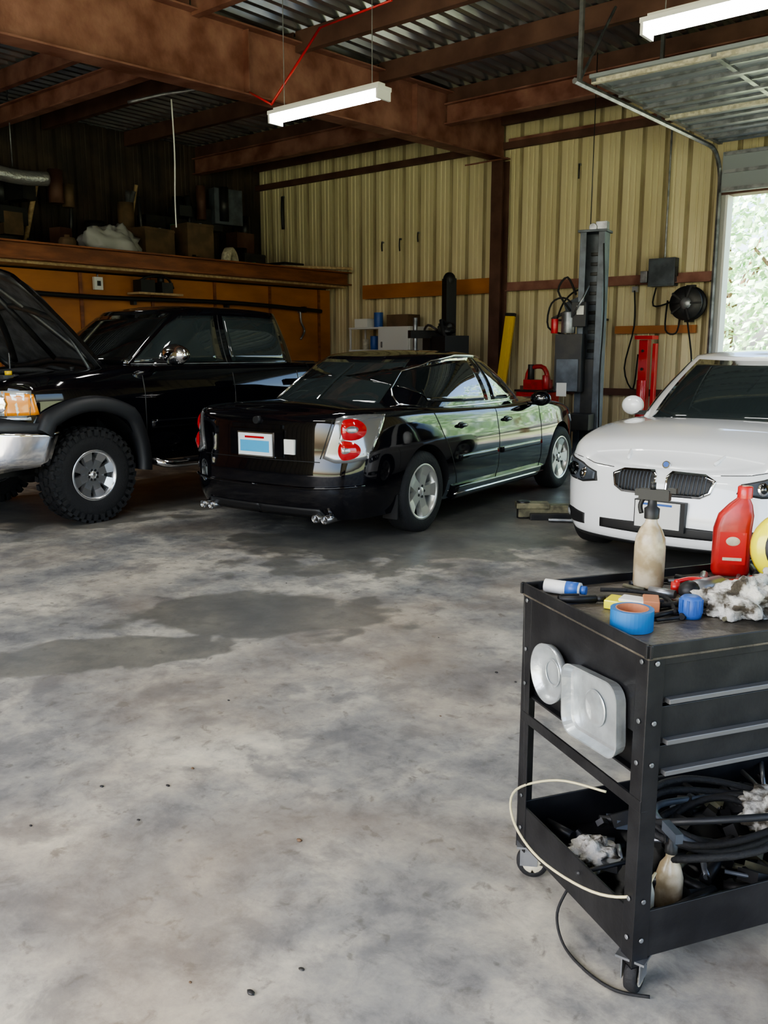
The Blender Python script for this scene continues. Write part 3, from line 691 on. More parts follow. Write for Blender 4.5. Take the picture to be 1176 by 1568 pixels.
while x<XR+.3:
    pts+=[(x,0),(x+.07,0),(x+.10,.05),(x+.17,.05)];x+=.2
n=len(pts);vs=[(a,YF-.3,ZC+b) for a,b in pts]+[(a,YB+.3,ZC+.0+b) for a,b in pts]
mb.add(vs,[(i,i+1,n+i+1,n+i) for i in range(n-1)],galv);mb.add([(v[0],v[1],v[2]+.06) for v in vs],[(i,i+1,n+i+1,n+i) for i in range(n-1)],galv);mb.obj('ceiling')
def ibeam(mb,p0,p1,h,w,mat,t=.018):
    p0=Vector(p0);p1=Vector(p1);d=p1-p0;L=d.length;T=Matrix.Translation((p0+p1)/2)@d.to_track_quat('X','Z').to_matrix().to_4x4()
    mb.box((0,0,0),(L,t,h),mat,T=T);mb.box((0,0,h/2),(L,w,t),mat,T=T);mb.box((0,0,-h/2),(L,w,t),mat,T=T)
mb=MB()
ibeam(mb,(-7.9,YF+.1,4.34),(-7.9,YB-.1,4.77),.70,.26,rust)
for y in(1.0,4.0,7.0,10.0):mb.box((-7.9,y,4.46+.43*(y-1)/15.4),(.2,.012,.64),rust)
mb.box((-7.9,YB-.55,4.33),(.2,.9,.02),rust,(D(14),0,0))
mb.obj('roof_rafter',bevel=0)
mb=MB();ibeam(mb,(1.6,YF+.1,4.34),(1.6,YB-.1,4.77),.70,.26,rust);mb.obj('roof_rafter.001')
mb=MB()
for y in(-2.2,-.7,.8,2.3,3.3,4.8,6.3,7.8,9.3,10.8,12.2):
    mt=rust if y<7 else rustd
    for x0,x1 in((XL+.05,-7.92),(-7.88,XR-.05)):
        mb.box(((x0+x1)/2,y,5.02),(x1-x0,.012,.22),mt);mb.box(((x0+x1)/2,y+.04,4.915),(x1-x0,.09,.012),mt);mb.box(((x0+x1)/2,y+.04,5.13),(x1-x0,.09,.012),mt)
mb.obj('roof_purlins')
mb=MB();ibeam(mb,(XL+.1,10.75,4.78),(-7.95,10.75,4.78),.26,.16,rust);ibeam(mb,(-7.85,10.75,4.78),(XR-.1,10.75,4.78),.26,.16,rust)
ibeam(mb,(XL+.1,6.6,4.72),(-7.95,6.6,4.72),.22,.14,rust);mb.obj('roof_crossbeam')
mb=MB();mb.box((-7.9,YB-.16,2.2),(.012,.2,4.4),rustd);mb.box((-7.9,YB-.26,2.2),(.2,.014,4.4),rustd);mb.box((-7.9,YB-.06,2.2),(.2,.014,4.4),rustd);mb.box((-7.9,YB-.16,.01),(.3,.26,.02),rustd);mb.obj('steel_column')
mb=MB()
for z,h,x0,x1,mt in((2.50,.13,-7.78,-4.52,rust),):
    mb.box(((x0+x1)/2,YB-.07,z),(x1-x0,.05,h),mt);mb.box(((x0+x1)/2,YB-.10,z-h/2),(x1-x0,.1,.012),mt)
mb.box((-9.4,YB-.09,2.53),(2.8,.08,.24),plyw);mb.box((-5.3,YB-.07,1.80),(1.2,.05,.11),plyw)
mb.box((-8.9,YB-.08,4.62),(9.4,.08,.10),rustd);mb.box((-6.0,YB-.07,4.65),(3.6,.08,.13),rust);mb.box((-6.0,YB-.05,.9),(3.0,.04,.1),rustd)
mb.obj('trim_girt')
mb=MB()
mb.box((-11.72,(YB+YF)/2,1.3),(.06,YB-YF-.1,2.6),plyw)
y=YF+.6
while y<YB:
    mb.box((-11.68,y,1.3),(.03,.05,2.6),orangew);y+=1.22
mb.obj('wall_partition')
mb=MB();mb.box((-12.42,(YB+YF)/2,2.66),(2.3,YB-YF-.12,.06),wood);mb.obj('storage_loft')
mb=MB();mb.box((-11.26,(YB+YF)/2,2.79),(.06,YB-YF-.12,.25),orangew);mb.box((-11.2,(YB+YF)/2,2.89),(.16,YB-YF-.12,.02),orangew);mb.box((-11.2,(YB+YF)/2,2.68),(.16,YB-YF-.12,.02),orangew);mb.obj('trim_loft')
random.seed(3)
def cbox(x,y,w,d,h,mat,name='cardboard_box',rz=0,z=2.69):
    b=MB();b.box((0,0,h/2),(w,d,h),mat);b.box((0,0,h-.0),(w+.01,.05,.006),greypl if mat is card else mat);b.box((0,0,h-.03),(w+.012,d+.012,.03),mat);b.obj(name,None,(x,y,z),rz,.008)
cbox(-12.2,5.0,.5,.5,.55,darkst,'storage_bin',.1);cbox(-12.2,8.75,.5,.6,.7,card,'cardboard_box',.1);cbox(-12.2,9.6,.5,.5,.85,card,'cardboard_box',-.1)
cbox(-12.1,10.65,.5,.5,.45,darkst,'storage_bin',.05)
b=MB();b.box((0,0,.16),(.6,.6,.3),greysteel);b.box((0,0,.33),(.5,.5,.06),darkst);b.cyl((.31,-.15,.17),(.36,-.15,.17),.06,steel);b.cyl((.31,.1,.17),(.36,.1,.17),.06,steel);b.obj('stereo_amplifier',None,(-12.0,11.5,2.69),0,.01)
b=MB();b.ell((0,0,.28),(.26,.42,.34),greypl,40,26,.5,1.6,zmin=0);b.obj('plastic_sheet_bundle',None,(-11.8,7.8,2.69))
b=MB();b.lathe([(0,0),(.16,0),(.18,.14),(.17,.15),(.15,.02),(0,.02)],redpl,n=24);b.obj('red_basin',None,(-11.55,5.85,2.69))
b=MB();b.lathe([(0,0),(.13,0),(.15,.05),(.15,.3),(.1,.38),(0,.38)],white,n=24);b.obj('plastic_jug',None,(-11.7,5.15,2.69))
b=MB();b.T=Matrix.Translation((0,0,.24))@Matrix.Rotation(D(90),4,'Y')
b.lathe([(.12,-.07),(.2,-.08),(.24,-.05),(.24,.05),(.2,.08),(.12,.07),(.12,-.07)],cream,n=32);b.obj('spare_belt_roll',None,(-11.68,9.95,2.70),.5)
b=MB();b.tube([(0,-1.6,.02),(0,-.9,-.02),(.05,-.2,.03),(0,.6,-.03),(.02,1.1,0)],.10,foil,16,True,8)
for y in(-1.1,.6):b.cyl((0,y,.1),(0,y,1.15),.008,steel)
b.obj('duct_hose',None,(-12.3,6.0,3.93))
for k,(x,y,r,h) in enumerate(((-11.6,6.4,.13,.3),(-11.6,6.95,.12,.4),(-11.6,9.15,.11,.3),(-11.6,10.4,.10,.28))):
    b=MB();b.lathe([(0,0),(r,0),(r,h*.8),(r*.8,h*.9),(r*.3,h*.92),(r*.3,h),(0,h)],[darkst,card,darkst,greenp][k],n=20);b.obj('fluid_can',None,(x,y,2.69))
b=MB()
for k in range(60):
    y=2.6+random.random()*9.2;x=-13.3+random.random()*.6;h=.15+random.random()*.5;z=0 if k<28 else .45+random.random()*.65
    mt=random.choice([darkst,darkst,blackpl,flarepl,rustd,card,greysteel,rustd,greenp if k%9==0 else darkst])
    if random.random()<.65:b.box((x,y,z+h/2),(.2+random.random()*.25,.2+random.random()*.5,h),mt,(0,0,random.random()*.5-.25))
    else:b.cyl((x,y,z),(x,y,z+h),.08+random.random()*.1,mt)
for k in range(10):
    y=3.5+random.random()*7.5;b.cyl((-13.2,y,.04),(-12.9+random.random()*.2,y+random.random()-.5,1.2+random.random()*.4),.02+random.random()*.02,random.choice([steel,wood,darkst]))
b.obj('storage_heap',None,(0,0,2.695))
b=MB();b.box((0,0,0),(.12,1.3,.03),wood);b.box((0,0,.02),(.06,1.3,.02),wood);b.obj('loose_plank',None,(-11.2,11.5,2.925),-.5)
b=MB();b.box((0,0,0),(.05,.14,.18),white);b.box((.03,0,0),(.02,.05,.07),darkst);b.cyl((0,0,.09),(0,0,.14),.012,steel);b.obj('light_switch',None,(-11.64,7.42,2.46))
b=MB();b.tube([(0,-1.5,.03),(0,0,0),(0,2.5,.02),(0,4.6,-.05)],.035,blackpl,8,True,4)
for y in(-1.2,.6,2.4,4.2):b.box((-.05,y,-.03),(.1,.05,.1),darkst)
b.obj('wall_rail',None,(-11.58,7.4,2.26))
b=MB();b.box((0,0,.0),(.3,.8,.03),wood);b.box((0,-.2,.11),(.2,.25,.18),blackpl);b.box((0,.15,.10),(.2,.2,.15),darkst);b.cyl((0,.1,.17),(0,.1,.26),.05,blackpl);b.tube([(0,-.3,.18),(.05,-.1,.26),(.02,.2,.25),(0,.33,.1)],.018,blackpl)
b.obj('shelf_with_tools',None,(-11.48,8.3,2.34))
for k,(y,z) in enumerate(((9.9,1.75),(10.2,1.72),(11.5,2.0))):
    b=MB();b.tube([(0,0,.2),(0,.02,.0),(0,.1,-.15),(0,.0,-.3)],.02,[yellow,blue,steel][k]);b.box((-.02,0,.2),(.04,.06,.06),steel);b.obj('hanging_tool',None,(-11.62,y,z))
b=MB();b.box((.35,0,.95),(.7,.5,1.9),white);b.box((.35,-.26,1.68),(.64,.02,.42),white);b.box((.1,-.275,1.6),(.03,.02,.1),steel);b.box((.35,-.26,.8),(.64,.02,1.2),white)
for z in(.3,1.0,1.5,1.88):b.box((-.35,0,z),(.7,.45,.03),white)
for x in(-.68,-.02):b.box((x,-.2,.94),(.03,.03,1.88),white);b.box((x,.2,.94),(.03,.03,1.88),white)
b.cyl((-.3,0,1.515),(-.3,0,1.75),.07,bluep);b.cyl((-.5,0,1.515),(-.5,0,1.7),.06,cream);b.box((.35,0,2.0),(.45,.35,.2),card);b.cyl((-.2,0,1.895),(-.2,0,2.15),.08,bluep);b.box((-.48,0,1.97),(.3,.3,.15),paper)
b.obj('storage_cabinet',None,(-9.95,11.95,0),0,.006)
b=MB();b.box((0,0,.45),(.75,.7,.9),darkst);b.lathe([(0,.9),(.3,.9),(.32,.94),(0,.98)],steel,n=24)
for k in range(4):
    a=k*math.pi/2+.4;b.box((.28*math.cos(a),.28*math.sin(a),1.0),(.14,.06,.07),steel,(0,0,a))
b.box((0,.42,1.35),(.17,.17,2.5),blackpl);b.ell((0,.42,2.58),(.1,.1,.12),blackpl)
b.box((0,.1,1.75),(.12,.7,.12),darkst);b.cyl((0,-.15,1.2),(0,-.15,2.0),.035,steel);b.box((.3,.3,1.55),(.5,.4,.35),blackpl);b.box((-.25,.3,1.6),(.3,.3,.3),darkst);b.tube([(.3,.3,1.8),(.4,.1,1.95),(.5,.2,1.5),(.5,.3,1.2)],.03,rubber)
b.ell((.35,.2,1.82),(.16,.14,.1),darkst,14,8,.5,3);b.tube([(-.4,.3,1.5),(-.45,.2,1.75),(-.3,.2,1.9),(-.1,.3,1.8)],.02,steel)
b.obj('tire_changer',None,(-8.50,11.1,0),-.5,.01)
b=MB();b.box((0,0,1.05),(.16,.05,2.1),yellow);b.box((0,-.03,1.05),(.05,.02,2.0),yellow);b.box((0,0,2.08),(.17,.06,.05),darkst)
o=b.obj('yellow_plank',None,(-7.70,YB-.52,0.0),.05,.004);o.rotation_euler=(D(-8),D(3),D(4))
# ---------------- lift column
root=empty('car_lift',(-5.33,10.45,0),D(12))
H=2.96
b=MB();b.box((0,0,.01),(.7,.55,.02),greysteel)
b.box((-.15,0,H/2),(.012,.24,H),greysteel);b.box((.15,0,H/2),(.012,.24,H),greysteel);b.box((0,.12,H/2),(.31,.012,H),greysteel)
b.box((-.115,-.12,H/2),(.08,.012,H),greysteel);b.box((.115,-.12,H/2),(.08,.012,H),greysteel);b.box((0,0,H),(.36,.30,.03),greysteel)
b.box((.10,-.05,H+.06),(.14,.12,.10),steel);b.cyl((0,-.13,H+.04),(0,.13,H+.04),.05,steel)
for z in[.3+.12*k for k in range(21)]:b.box((0,.10,z),(.14,.03,.04),darkst)
b.obj('column',root,None,0,.004)
b=MB();b.box((0,-.02,.95),(.22,.2,.9),darkst);b.box((-.02,-.26,.62),(.28,.30,.2),darkst);b.box((-.45,-.42,.55),(.8,.12,.1),darkst,(0,0,.25));b.cyl((-.8,-.51,.5),(-.8,-.51,.68),.06,rubber)
b.obj('carriage_arm',root,None,0,.006)
b=MB();b.box((-.20,-.22,1.35),(.34,.2,.72),darkst);b.box((-.20,-.33,1.2),(.28,.02,.4),greysteel);b.box((-.26,-.345,1.02),(.13,.006,.17),paper)
b.cyl((-.24,-.2,1.72),(-.24,-.2,1.98),.09,steel);b.box((-.10,-.2,1.95),(.18,.12,.3),flarepl);b.box((-.08,-.265,2.0),(.09,.01,.11),paper);b.tube([(-.25,-.1,2.0),(-.42,-.1,2.25),(-.32,-.05,2.42),(-.2,-.05,2.2)],.014,rubber)
b.tube([(-.3,-.1,1.7),(-.52,-.15,1.8),(-.5,-.1,2.1),(-.3,-.1,2.15),(-.1,-.1,1.9)],.012,rubber);b.cyl((-.42,-.2,1.72),(-.42,-.2,1.9),.045,red);b.tube([(-.2,-.25,1.9),(-.05,-.35,2.1),(.0,-.2,2.3)],.012,steel)
b.obj('power_unit',root,None,0,.006)
b=MB();b.cyl((-.12,.2,2.9),(-.12,.2,5.1),.006,darkst,n=6);b.tube([(.15,-.15,2.8),(.19,-.16,2.0),(.17,-.15,1.2),(.19,-.15,.3)],.01,rubber);b.obj('cables',root)
b=MB();b.box((0,0,0),(.7,.3,.03),darkst);b.box((-.05,0,.2),(.36,.24,.22),greysteel,(0,D(-20),0));b.cyl((.15,0,.02),(.15,0,.42),.05,steel);b.tube([(-.4,-.05,.0),(-.3,-.05,.25),(-.1,-.05,.42),(.2,-.05,.45),(.3,-.05,.2)],.014,rubber)
b.tube([(-.5,-.02,.02),(-.2,-.02,.15),(.1,-.02,.3)],.025,steel);b.box((-.28,.1,-.2),(.03,.05,.4),darkst);b.box((.28,.1,-.2),(.03,.05,.4),darkst);b.cyl((-.15,-.05,.02),(-.15,-.05,.2),.06,redpl);b.obj('bench_vise_shelf',None,(-6.35,YB-.25,1.95))
b=MB()
for sx in(-.3,.3):b.box((sx,-.3,.12),(.08,1.1,.08),red,(0,0,sx*.2));b.cyl((sx-.02,-.75,.05),(sx+.02,-.75,.05),.05,darkst);b.cyl((sx-.02,.15,.05),(sx+.02,.15,.05),.05,darkst)
b.box((0,.1,.12),(.8,.1,.1),red);b.box((0,.1,.9),(.13,.11,1.5),red);b.box((.15,.1,.9),(.05,.08,1.4),red);b.cyl((0,.05,.4),(0,.05,1.1),.07,red)
b.box((.05,.02,1.68),(.26,.2,.05),red)
for z in(.5,.75,1.0,1.25,1.5):b.cyl((0,.035,z),(0,.02,z),.02,darkst)
b.obj('engine_hoist',None,(-5.22,11.75,0),0,.004)
b=MB();b.box((0,0,.45),(.5,.4,.9),redpl);b.box((0,0,.92),(.54,.44,.03),darkst)
for z in(.15,.4,.6,.78):b.box((0,-.21,z),(.44,.02,.16),red);b.box((0,-.23,z+.05),(.3,.02,.02),steel)
b.tube([(-.2,0,.93),(-.15,0,1.22),(.1,0,1.25),(.2,0,.95)],.035,redpl);b.box((0,0,1.0),(.36,.24,.16),redpl);b.cyl((-.12,0,1.08),(-.12,0,1.3),.05,darkst);b.cyl((.2,-.12,.95),(.2,-.12,1.15),.05,red);b.obj('tool_chest',None,(-6.75,11.6,0),0,.006)
b=MB();b.box((0,0,0),(.38,.14,.38),greysteel);b.box((0,-.075,0),(.34,.015,.34),greysteel);b.box((.2,-.02,0),(.03,.05,.12),darkst);b.tube([(0,.03,.2),(0,.03,.9),(0,.03,1.9)],.015,steel);b.tube([(-.1,.02,-.2),(-.12,0,-.45),(.1,0,-.42),(.15,0,-.35)],.012,rubber)
b.box((-.27,0,-.05),(.1,.08,.16),steel);b.obj('electrical_box',None,(-5.20,YB-.12,2.58),0,.004)
b=MB();b.T=Matrix.Rotation(D(90),4,'X')
b.lathe([(.08,.10),(.22,.10),(.23,.085),(.22,.07),(.1,.07),(.1,-.07),(.22,-.07),(.23,-.085),(.22,-.1),(.08,-.1)],darkst,n=36);b.lathe([(.1,-.06),(.19,-.06),(.205,0),(.19,.06),(.1,.06)],rubber,n=36);b.lathe([(0,.12),(.06,.12),(.08,.1)],steel,n=20)
for k in range(5):b.box((.15,0,.11),(.16,.025,.012),darkst,T=Matrix.Rotation(k*2*math.pi/5,4,'Z'))
b.T=Matrix();b.tube([(-.1,0,-.21),(-.15,0,-.4),(-.3,0,-.35),(-.3,.02,.05)],.012,rubber);b.tube([(.0,0,-.21),(.10,.0,-.8),(.05,.0,-1.2)],.012,rubber);b.box((0,.08,0),(.12,.06,.5),darkst);b.obj('hose_reel',None,(-4.78,YB-.22,2.14))
b=MB();b.tube([(0,0,0),(.02,0,-.5),(-.1,0,-1.1),(.05,0,-1.4),(.1,0,-.9)],.012,rubber);b.box((0,.02,.02),(.08,.04,.08),steel);b.obj('air_hose',None,(-5.62,YB-.1,2.35))
for k,(x,z,h) in enumerate(((-8.1,3.9,.6),(-12.9,4.1,.6),(-6.6,4.1,.2),(-10.4,3.3,.15),(-10.0,3.3,.2),(-9.6,3.4,.15))):
    b=MB();b.tube([(0,0,h/2),(.01,-.02,0),(0,0,-h/2)],.012 if h<.3 else .03,blackpl);b.box((0,.02,h/2),(.03,.04,.03),steel);b.obj('hanging_strap',None,(x,YB-.06,z))
# ---------------- overhead door
root=empty('garage_door',(0,0,0))
ZD=4.14
b=MB();n=6;y0=YB-.45
for k in range(n):
    yy=y0-.30-.6*k;b.box(((DX0+DX1)/2,yy,ZD),(DX1-DX0,.58,.035),doorm)
    b.box(((DX0+DX1)/2,yy-.22,ZD-.035),(DX1-DX0,.05,.05),cream if k%3==2 else steel);b.box(((DX0+DX1)/2,yy+.1,ZD-.025),(DX1-DX0,.03,.03),steel)
for x in(DX0+.03,DX0+1.2,DX0+2.4,DX1-.03):b.box((x,y0-1.8,ZD-.03),(.05,3.5,.03),steel)
b.box(((DX0+DX1)/2,YB-.22,3.80),(DX1-DX0+.05,.04,.50),doorm);
for z in(3.58,3.80,4.02):b.box(((DX0+DX1)/2,YB-.25,z),(DX1-DX0,.03,.04),steel)
b.obj('panels',root)
b=MB()
for x in(DX0-.07,DX1+.07):
    pts=[(x,YB-.17,.0),(x,YB-.17,3.4)];
    for a in range(0,91,15):pts.append((x,YB-.17-.42*(1-math.cos(D(a))),3.66+.42*math.sin(D(a))))
    pts.append((x,8.2,4.08))
    b.tube(pts,.03,steel,6,False,1)
    for y in(8.3,10.2):b.box((x,y,4.58),(.04,.04,1.0),steel);
    b.tube([(x,8.3,4.1),(x,9.0,4.95)],.015,steel,6,False,1)
b.cyl((DX0-.1,YB-.3,4.40),(DX1+.1,YB-.3,4.40),.025,steel);b.obj('tracks',root)
b=MB()
for x in(DX0-.03,DX1+.03):b.box((x,YB-.02,1.77),(.06,.22,3.54),greypl);b.box((x+(.045 if x<-3 else -.045),YB-.02,1.77),(.035,.2,3.54),white)
b.box(((DX0+DX1)/2,YB-.02,3.58),(DX1-DX0+.16,.24,.1),rustd);b.obj('trim_doorframe')
def fluo(x,y,z,rz=0):
    b=MB();b.box((0,0,.075),(1.26,.17,.03),white);b.box((0,0,.10),(1.2,.08,.04),white)
    for sx in(-1,1):b.box((sx*.615,0,.03),(.02,.16,.08),white)
    pr=[];
    for k in range(9):
        a=math.pi*k/8;pr.append((.078*math.cos(a),-.055*math.sin(a)**.6+.06))
    vs=[(-.604,p[0],p[1]) for p in pr]+[(.604,p[0],p[1]) for p in pr];b.add(vs,[(i,i+1,10+i,9+i) for i in range(8)],tubem,True)
    for sx in(-.5,.5):b.tube([(sx,0,.1),(sx,0,5.1-z)],.004,steel,5,False,1)
    b.obj('fluorescent_light',None,(x,y,z),rz)
fluo(-5.38,5.67,3.46);fluo(-1.98,5.67,3.46);fluo(-5.38,1.6,3.5);fluo(-1.8,1.6,3.5);fluo(-10.1,3.4,3.5)  # third and fourth fixtures are out of view, added for fill light
b=MB();b.cyl((-7.46,7.0,4.12),(-7.25,7.55,4.98),.014,red,n=8);b.cyl((-7.25,7.55,4.98),(-6.19,7.5,5.0),.012,red,n=8);b.cyl((-7.46,7.0,4.12),(-7.80,7.0,4.30),.012,red,n=8);b.obj('brace_rod')
b=MB();b.tube([(0,0,0),(.4,.2,.06),(.9,.4,.1),(1.0,.4,.3)],.02,steel);b.tube([(.5,.25,0),(.52,.25,-.6),(.48,.26,-1.1),(.56,.2,-1.45)],.008,white);b.obj('conduit_cable',None,(-9.5,6.6,4.40))
b=MB();b.box((0,0,.07),(1.1,.12,.11),oliv);b.box((-.42,0,.12),(.3,.16,.05),oliv);b.cyl((-.5,0,.0),(-.5,0,.16),.06,darkst);b.box((.5,0,.05),(.3,.2,.1),oliv);b.box((-.2,-.1,.03),(.5,.06,.06),darkst);b.tube([(-.3,-.2,.02),(.1,-.24,.02),(.5,-.18,.02)],.016,steel)
b.obj('lift_arm',None,(-3.74,7.22,0),D(38),.006)
# ---------------- CART
CR=empty('tool_cart',(-.738,1.782,0),D(60))
L,Wd=.98,.56
cartm=M('cart_black',(.010,.010,.012),.4,.2,col2=(.020,.020,.022),nscale=9,bump=.05)
cartt=M('cart_top',(.06,.052,.042),.45,.1,col2=(.13,.11,.085),nscale=9,lo=.4,hi=.65,bump=.2,bscale=60)
b=MB()
for x,y in((0,0),(L,0),(0,Wd),(L,Wd)):
    sx=1 if x==0 else -1;sy=1 if y==0 else -1
    b.box((x+sx*.002,y+sy*.022,.485),(.004,.044,.79),cartm);b.box((x+sx*.022,y+sy*.002,.485),(.044,.004,.79),cartm)
    for z in(.84,.70,.6,.26,.16):b.cyl((x-sx*.004,y+sy*.022,z),(x,y+sy*.022,z),.006,steel,n=10);b.cyl((x+sx*.022,y-sy*.004,z),(x+sx*.022,y,z),.006,steel,n=10)
b.box((L/2,Wd/2,.855),(L+.004,Wd+.004,.012),cartt)
for a,c in(((L/2,0,.87),(L+.02,.008,.03)),((L/2,Wd,.87),(L+.02,.008,.03)),((0,Wd/2,.87),(.008,Wd+.02,.03)),((L,Wd/2,.87),(.008,Wd+.02,.03))):b.box(a,c,cartm)
b.box((.004,Wd/2,.76),(.006,Wd-.01,.19),cartm);b.box((.03,Wd/2,.64),(.004,Wd-.05,.16),cartm);b.box((L-.004,Wd/2,.71),(.006,Wd-.01,.3),cartm);b.box((L/2,Wd-.004,.71),(L-.01,.006,.3),cartm);b.box((L/2,Wd/2,.562),(L-.02,Wd-.02,.006),cartm)
b.box((L/2,.012,.845),(L-.09,.01,.03),cartm)
for z,h in((.785,.095),(.685,.09),(.60,.07)):
    b.box((L/2,.02,z),(L-.10,.012,h),cartm);b.box((L/2,.008,z-h/2+.008),(L-.12,.022,.012),pullgrey)
b.box((.002,Wd/2,.50),(.006,Wd,.03),cartm);b.box((.012,Wd/2,.487),(.02,Wd,.004),cartm)
b.box((L/2,Wd/2,.115),(L-.006,Wd-.006,.006),cartm)
for a,c in(((L/2,.005,.17),(L-.01,.006,.12)),((L/2,Wd-.005,.17),(L-.01,.006,.12)),((.005,Wd/2,.17),(.006,Wd-.01,.12)),((L-.005,Wd/2,.17),(.006,Wd-.01,.12))):b.box(a,c,cartm)
b.obj('frame',CR,None,0,.0015)
b=MB()
for x,y,an in((.03,.03,.6),(.03,Wd-.02,-.5),(L-.03,.03,.3),(L-.03,Wd-.03,1)):
    T=Matrix.Translation((x,y,0))@Matrix.Rotation(an,4,'Z');b.T=T
    b.box((0,0,.104),(.07,.07,.006),steel);b.box((.0,.022,.072),(.05,.003,.06),steel);b.box((.0,-.022,.072),(.05,.003,.06),steel)
    b.T=T@Matrix.Translation((.012,0,.047))@Matrix.Rotation(D(90),4,'X')
    b.lathe([(.0,-.014),(.026,-.014),(.03,-.016),(.044,-.014),(.047,-.006),(.047,.006),(.044,.014),(.03,.016),(.026,.014),(0,.014)],rubber,n=28);b.lathe([(0,.02),(.012,.02),(.03,.016)],cream,n=20);b.lathe([(0,-.02),(.012,-.02),(.03,-.016)],cream,n=20)
b.T=Matrix();b.obj('casters',CR)
refl=M('brushed_tin',(.62,.66,.68),.3,.7,bump=.15,bscale=30,col2=(.45,.48,.5),nscale=12)
b=MB();b.T=Matrix.Translation((-.006,.375,.69))@Matrix.Rotation(D(-90),4,'Y')
b.lathe([(0,.004),(.05,.006),(.068,.012),(.076,.028),(.079,.028),(.074,.006),(.06,.0)],refl,n=40);b.lathe([(.03,.008),(.034,.011),(.038,.008)],refl,n=30);b.obj('magnetic_dish',CR)
b=MB();b.T=Matrix.Translation((-.006,.175,.672))@Matrix.Rotation(D(-90),4,'Y')@Matrix.Rotation(D(4),4,'Z')
def rr(w,h,r,z,n=6):
    o=[]
    for cx,cy,a0 in((w-r,h-r,0),(-w+r,h-r,90),(-w+r,-h+r,180),(w-r,-h+r,270)):
        for k in range(n+1):a=D(a0+90*k/n);o.append((cx+r*math.cos(a),cy+r*math.sin(a),z))
    return o
rings=[rr(.072,.100,.03,.005),rr(.079,.107,.034,.008),rr(.087,.115,.04,.03),rr(.091,.119,.042,.03),rr(.085,.113,.04,.0)]
n=len(rings[0]);vs=[p for r_ in rings for p in r_];fs=[(k*n+i,k*n+(i+1)%n,(k+1)*n+(i+1)%n,(k+1)*n+i) for k in range(4) for i in range(n)]+[tuple(range(n))]
b.add(vs,fs,refl);b.lathe([(.0,.009),(.035,.009),(.04,.013),(.045,.009)],refl,n=30);b.obj('magnetic_tray',CR)
ZT=.862
b=MB();b.lathe([(0,0),(.034,0),(.038,.006),(.038,.10),(.036,.125),(.026,.15),(.015,.165),(.014,.18)],amberb,n=28)
b.lathe([(.018,.175),(.019,.2),(.012,.205),(.01,.225)],blackpl,n=16);b.box((-.005,0,.235),(.075,.022,.026),blackpl);b.box((.033,0,.238),(.02,.016,.016),blackpl);b.box((-.048,0,.248),(.02,.014,.012),blackpl);b.tube([(.022,0,.226),(.03,0,.205),(.026,0,.185)],.006,blackpl);b.cyl((0,0,.245),(0,0,.265),.007,darkst)
b.obj('spray_bottle',CR,(.35,.48,ZT),2.2,scale=1.12)
b=MB();rs=[]
for z,w,h in((0,.046,.028),(.01,.05,.031),(.13,.05,.031),(.17,.046,.028),(.20,.03,.022),(.215,.018,.018),(.222,.016,.016)):
    rs.append(rr(w,h,min(w,h)*.7,z,4))
n=len(rs[0]);vs=[(p[0]+(p[2]>.15)*(p[2]-.15)*.35,p[1],p[2]) for r_ in rs for p in r_];b.add(vs,[(k*n+i,k*n+(i+1)%n,(k+1)*n+(i+1)%n,(k+1)*n+i) for k in range(len(rs)-1) for i in range(n)]+[tuple(range(n-1,-1,-1))],redpl,True)
b.lathe([(.02,0),(.02,.03),(.017,.033),(0,.033)],red,Matrix.Translation((.026,0,.218)),20);b.box((0,-.0315,.08),(.07,.002,.09),red);b.ell((.0,-.031,.10),(.02,.004,.014),cream);b.box((0,-.034,.05),(.05,.002,.008),cream)
b.obj('oil_bottle',CR,(.665,.515,ZT),D(-35),scale=1.06)
b=MB();b.T=Matrix.Translation((0,0,.09))@Matrix.Rotation(D(80),4,'X')
b.lathe([(0,.035),(.05,.034),(.08,.025),(.09,.01),(.09,-.01),(.08,-.025),(.05,-.034),(0,-.035)],yel2,n=36);b.lathe([(.055,.036),(.06,.037),(.065,.032)],blackpl,n=30);b.lathe([(0,.04),(.02,.04),(.022,.034)],blackpl,n=20);b.obj('cord_reel',CR,(.73,.355,ZT),D(-30),scale=1.18)
b=MB();b.lathe([(.038,0),(.051,0),(.051,.050),(.038,.050),(.038,0)],blue,n=36,smooth=False);b.lathe([(.0365,.001),(.039,.001),(.039,.051),(.0365,.051),(.0365,.001)],orange,n=36,smooth=False);b.obj('tape_roll',CR,(.078,.175,ZT))
b=MB();b.cyl((-.05,0,.019),(.05,0,.019),.019,white,n=20);b.cyl((.01,0,.019),(.045,0,.019),.0195,bluep,n=20);b.cyl((.05,0,.019),(.065,0,.019),.012,bluep,n=16);b.obj('grease_tube',CR,(.08,.49,ZT),-.85)
b=MB();b.cyl((-.06,0,.011),(.04,0,.011),.011,blackpl,n=12);b.cyl((.04,0,.011),(.065,0,.011),.008,darkst,n=12);b.box((-.03,0,.024),(.05,.004,.004),blackpl);b.obj('marker_pen',CR,(.08,.40,ZT),-.3)
b=MB();b.box((0,0,.012),(.12,.065,.024),yel2);b.box((.01,.0,.027),(.07,.05,.008),paper);b.box((.05,.01,.02),(.04,.07,.03),orange,(0,0,.3));b.obj('sandpaper_pack',CR,(.17,.31,ZT),-.9,.003)
b=MB();b.tube([(0,0,.03),(.05,.02,.034),(.12,.0,.032),(.2,.03,.03)],.007,red);b.cyl((.2,.03,.03),(.26,.05,.03),.012,redpl,n=12);b.cyl((0,0,.0),(0,0,.03),.012,redpl);b.cyl((.23,.04,.0),(.23,.04,.03),.01,redpl);b.obj('red_screwdriver',CR,(.38,.40,ZT),-.4)
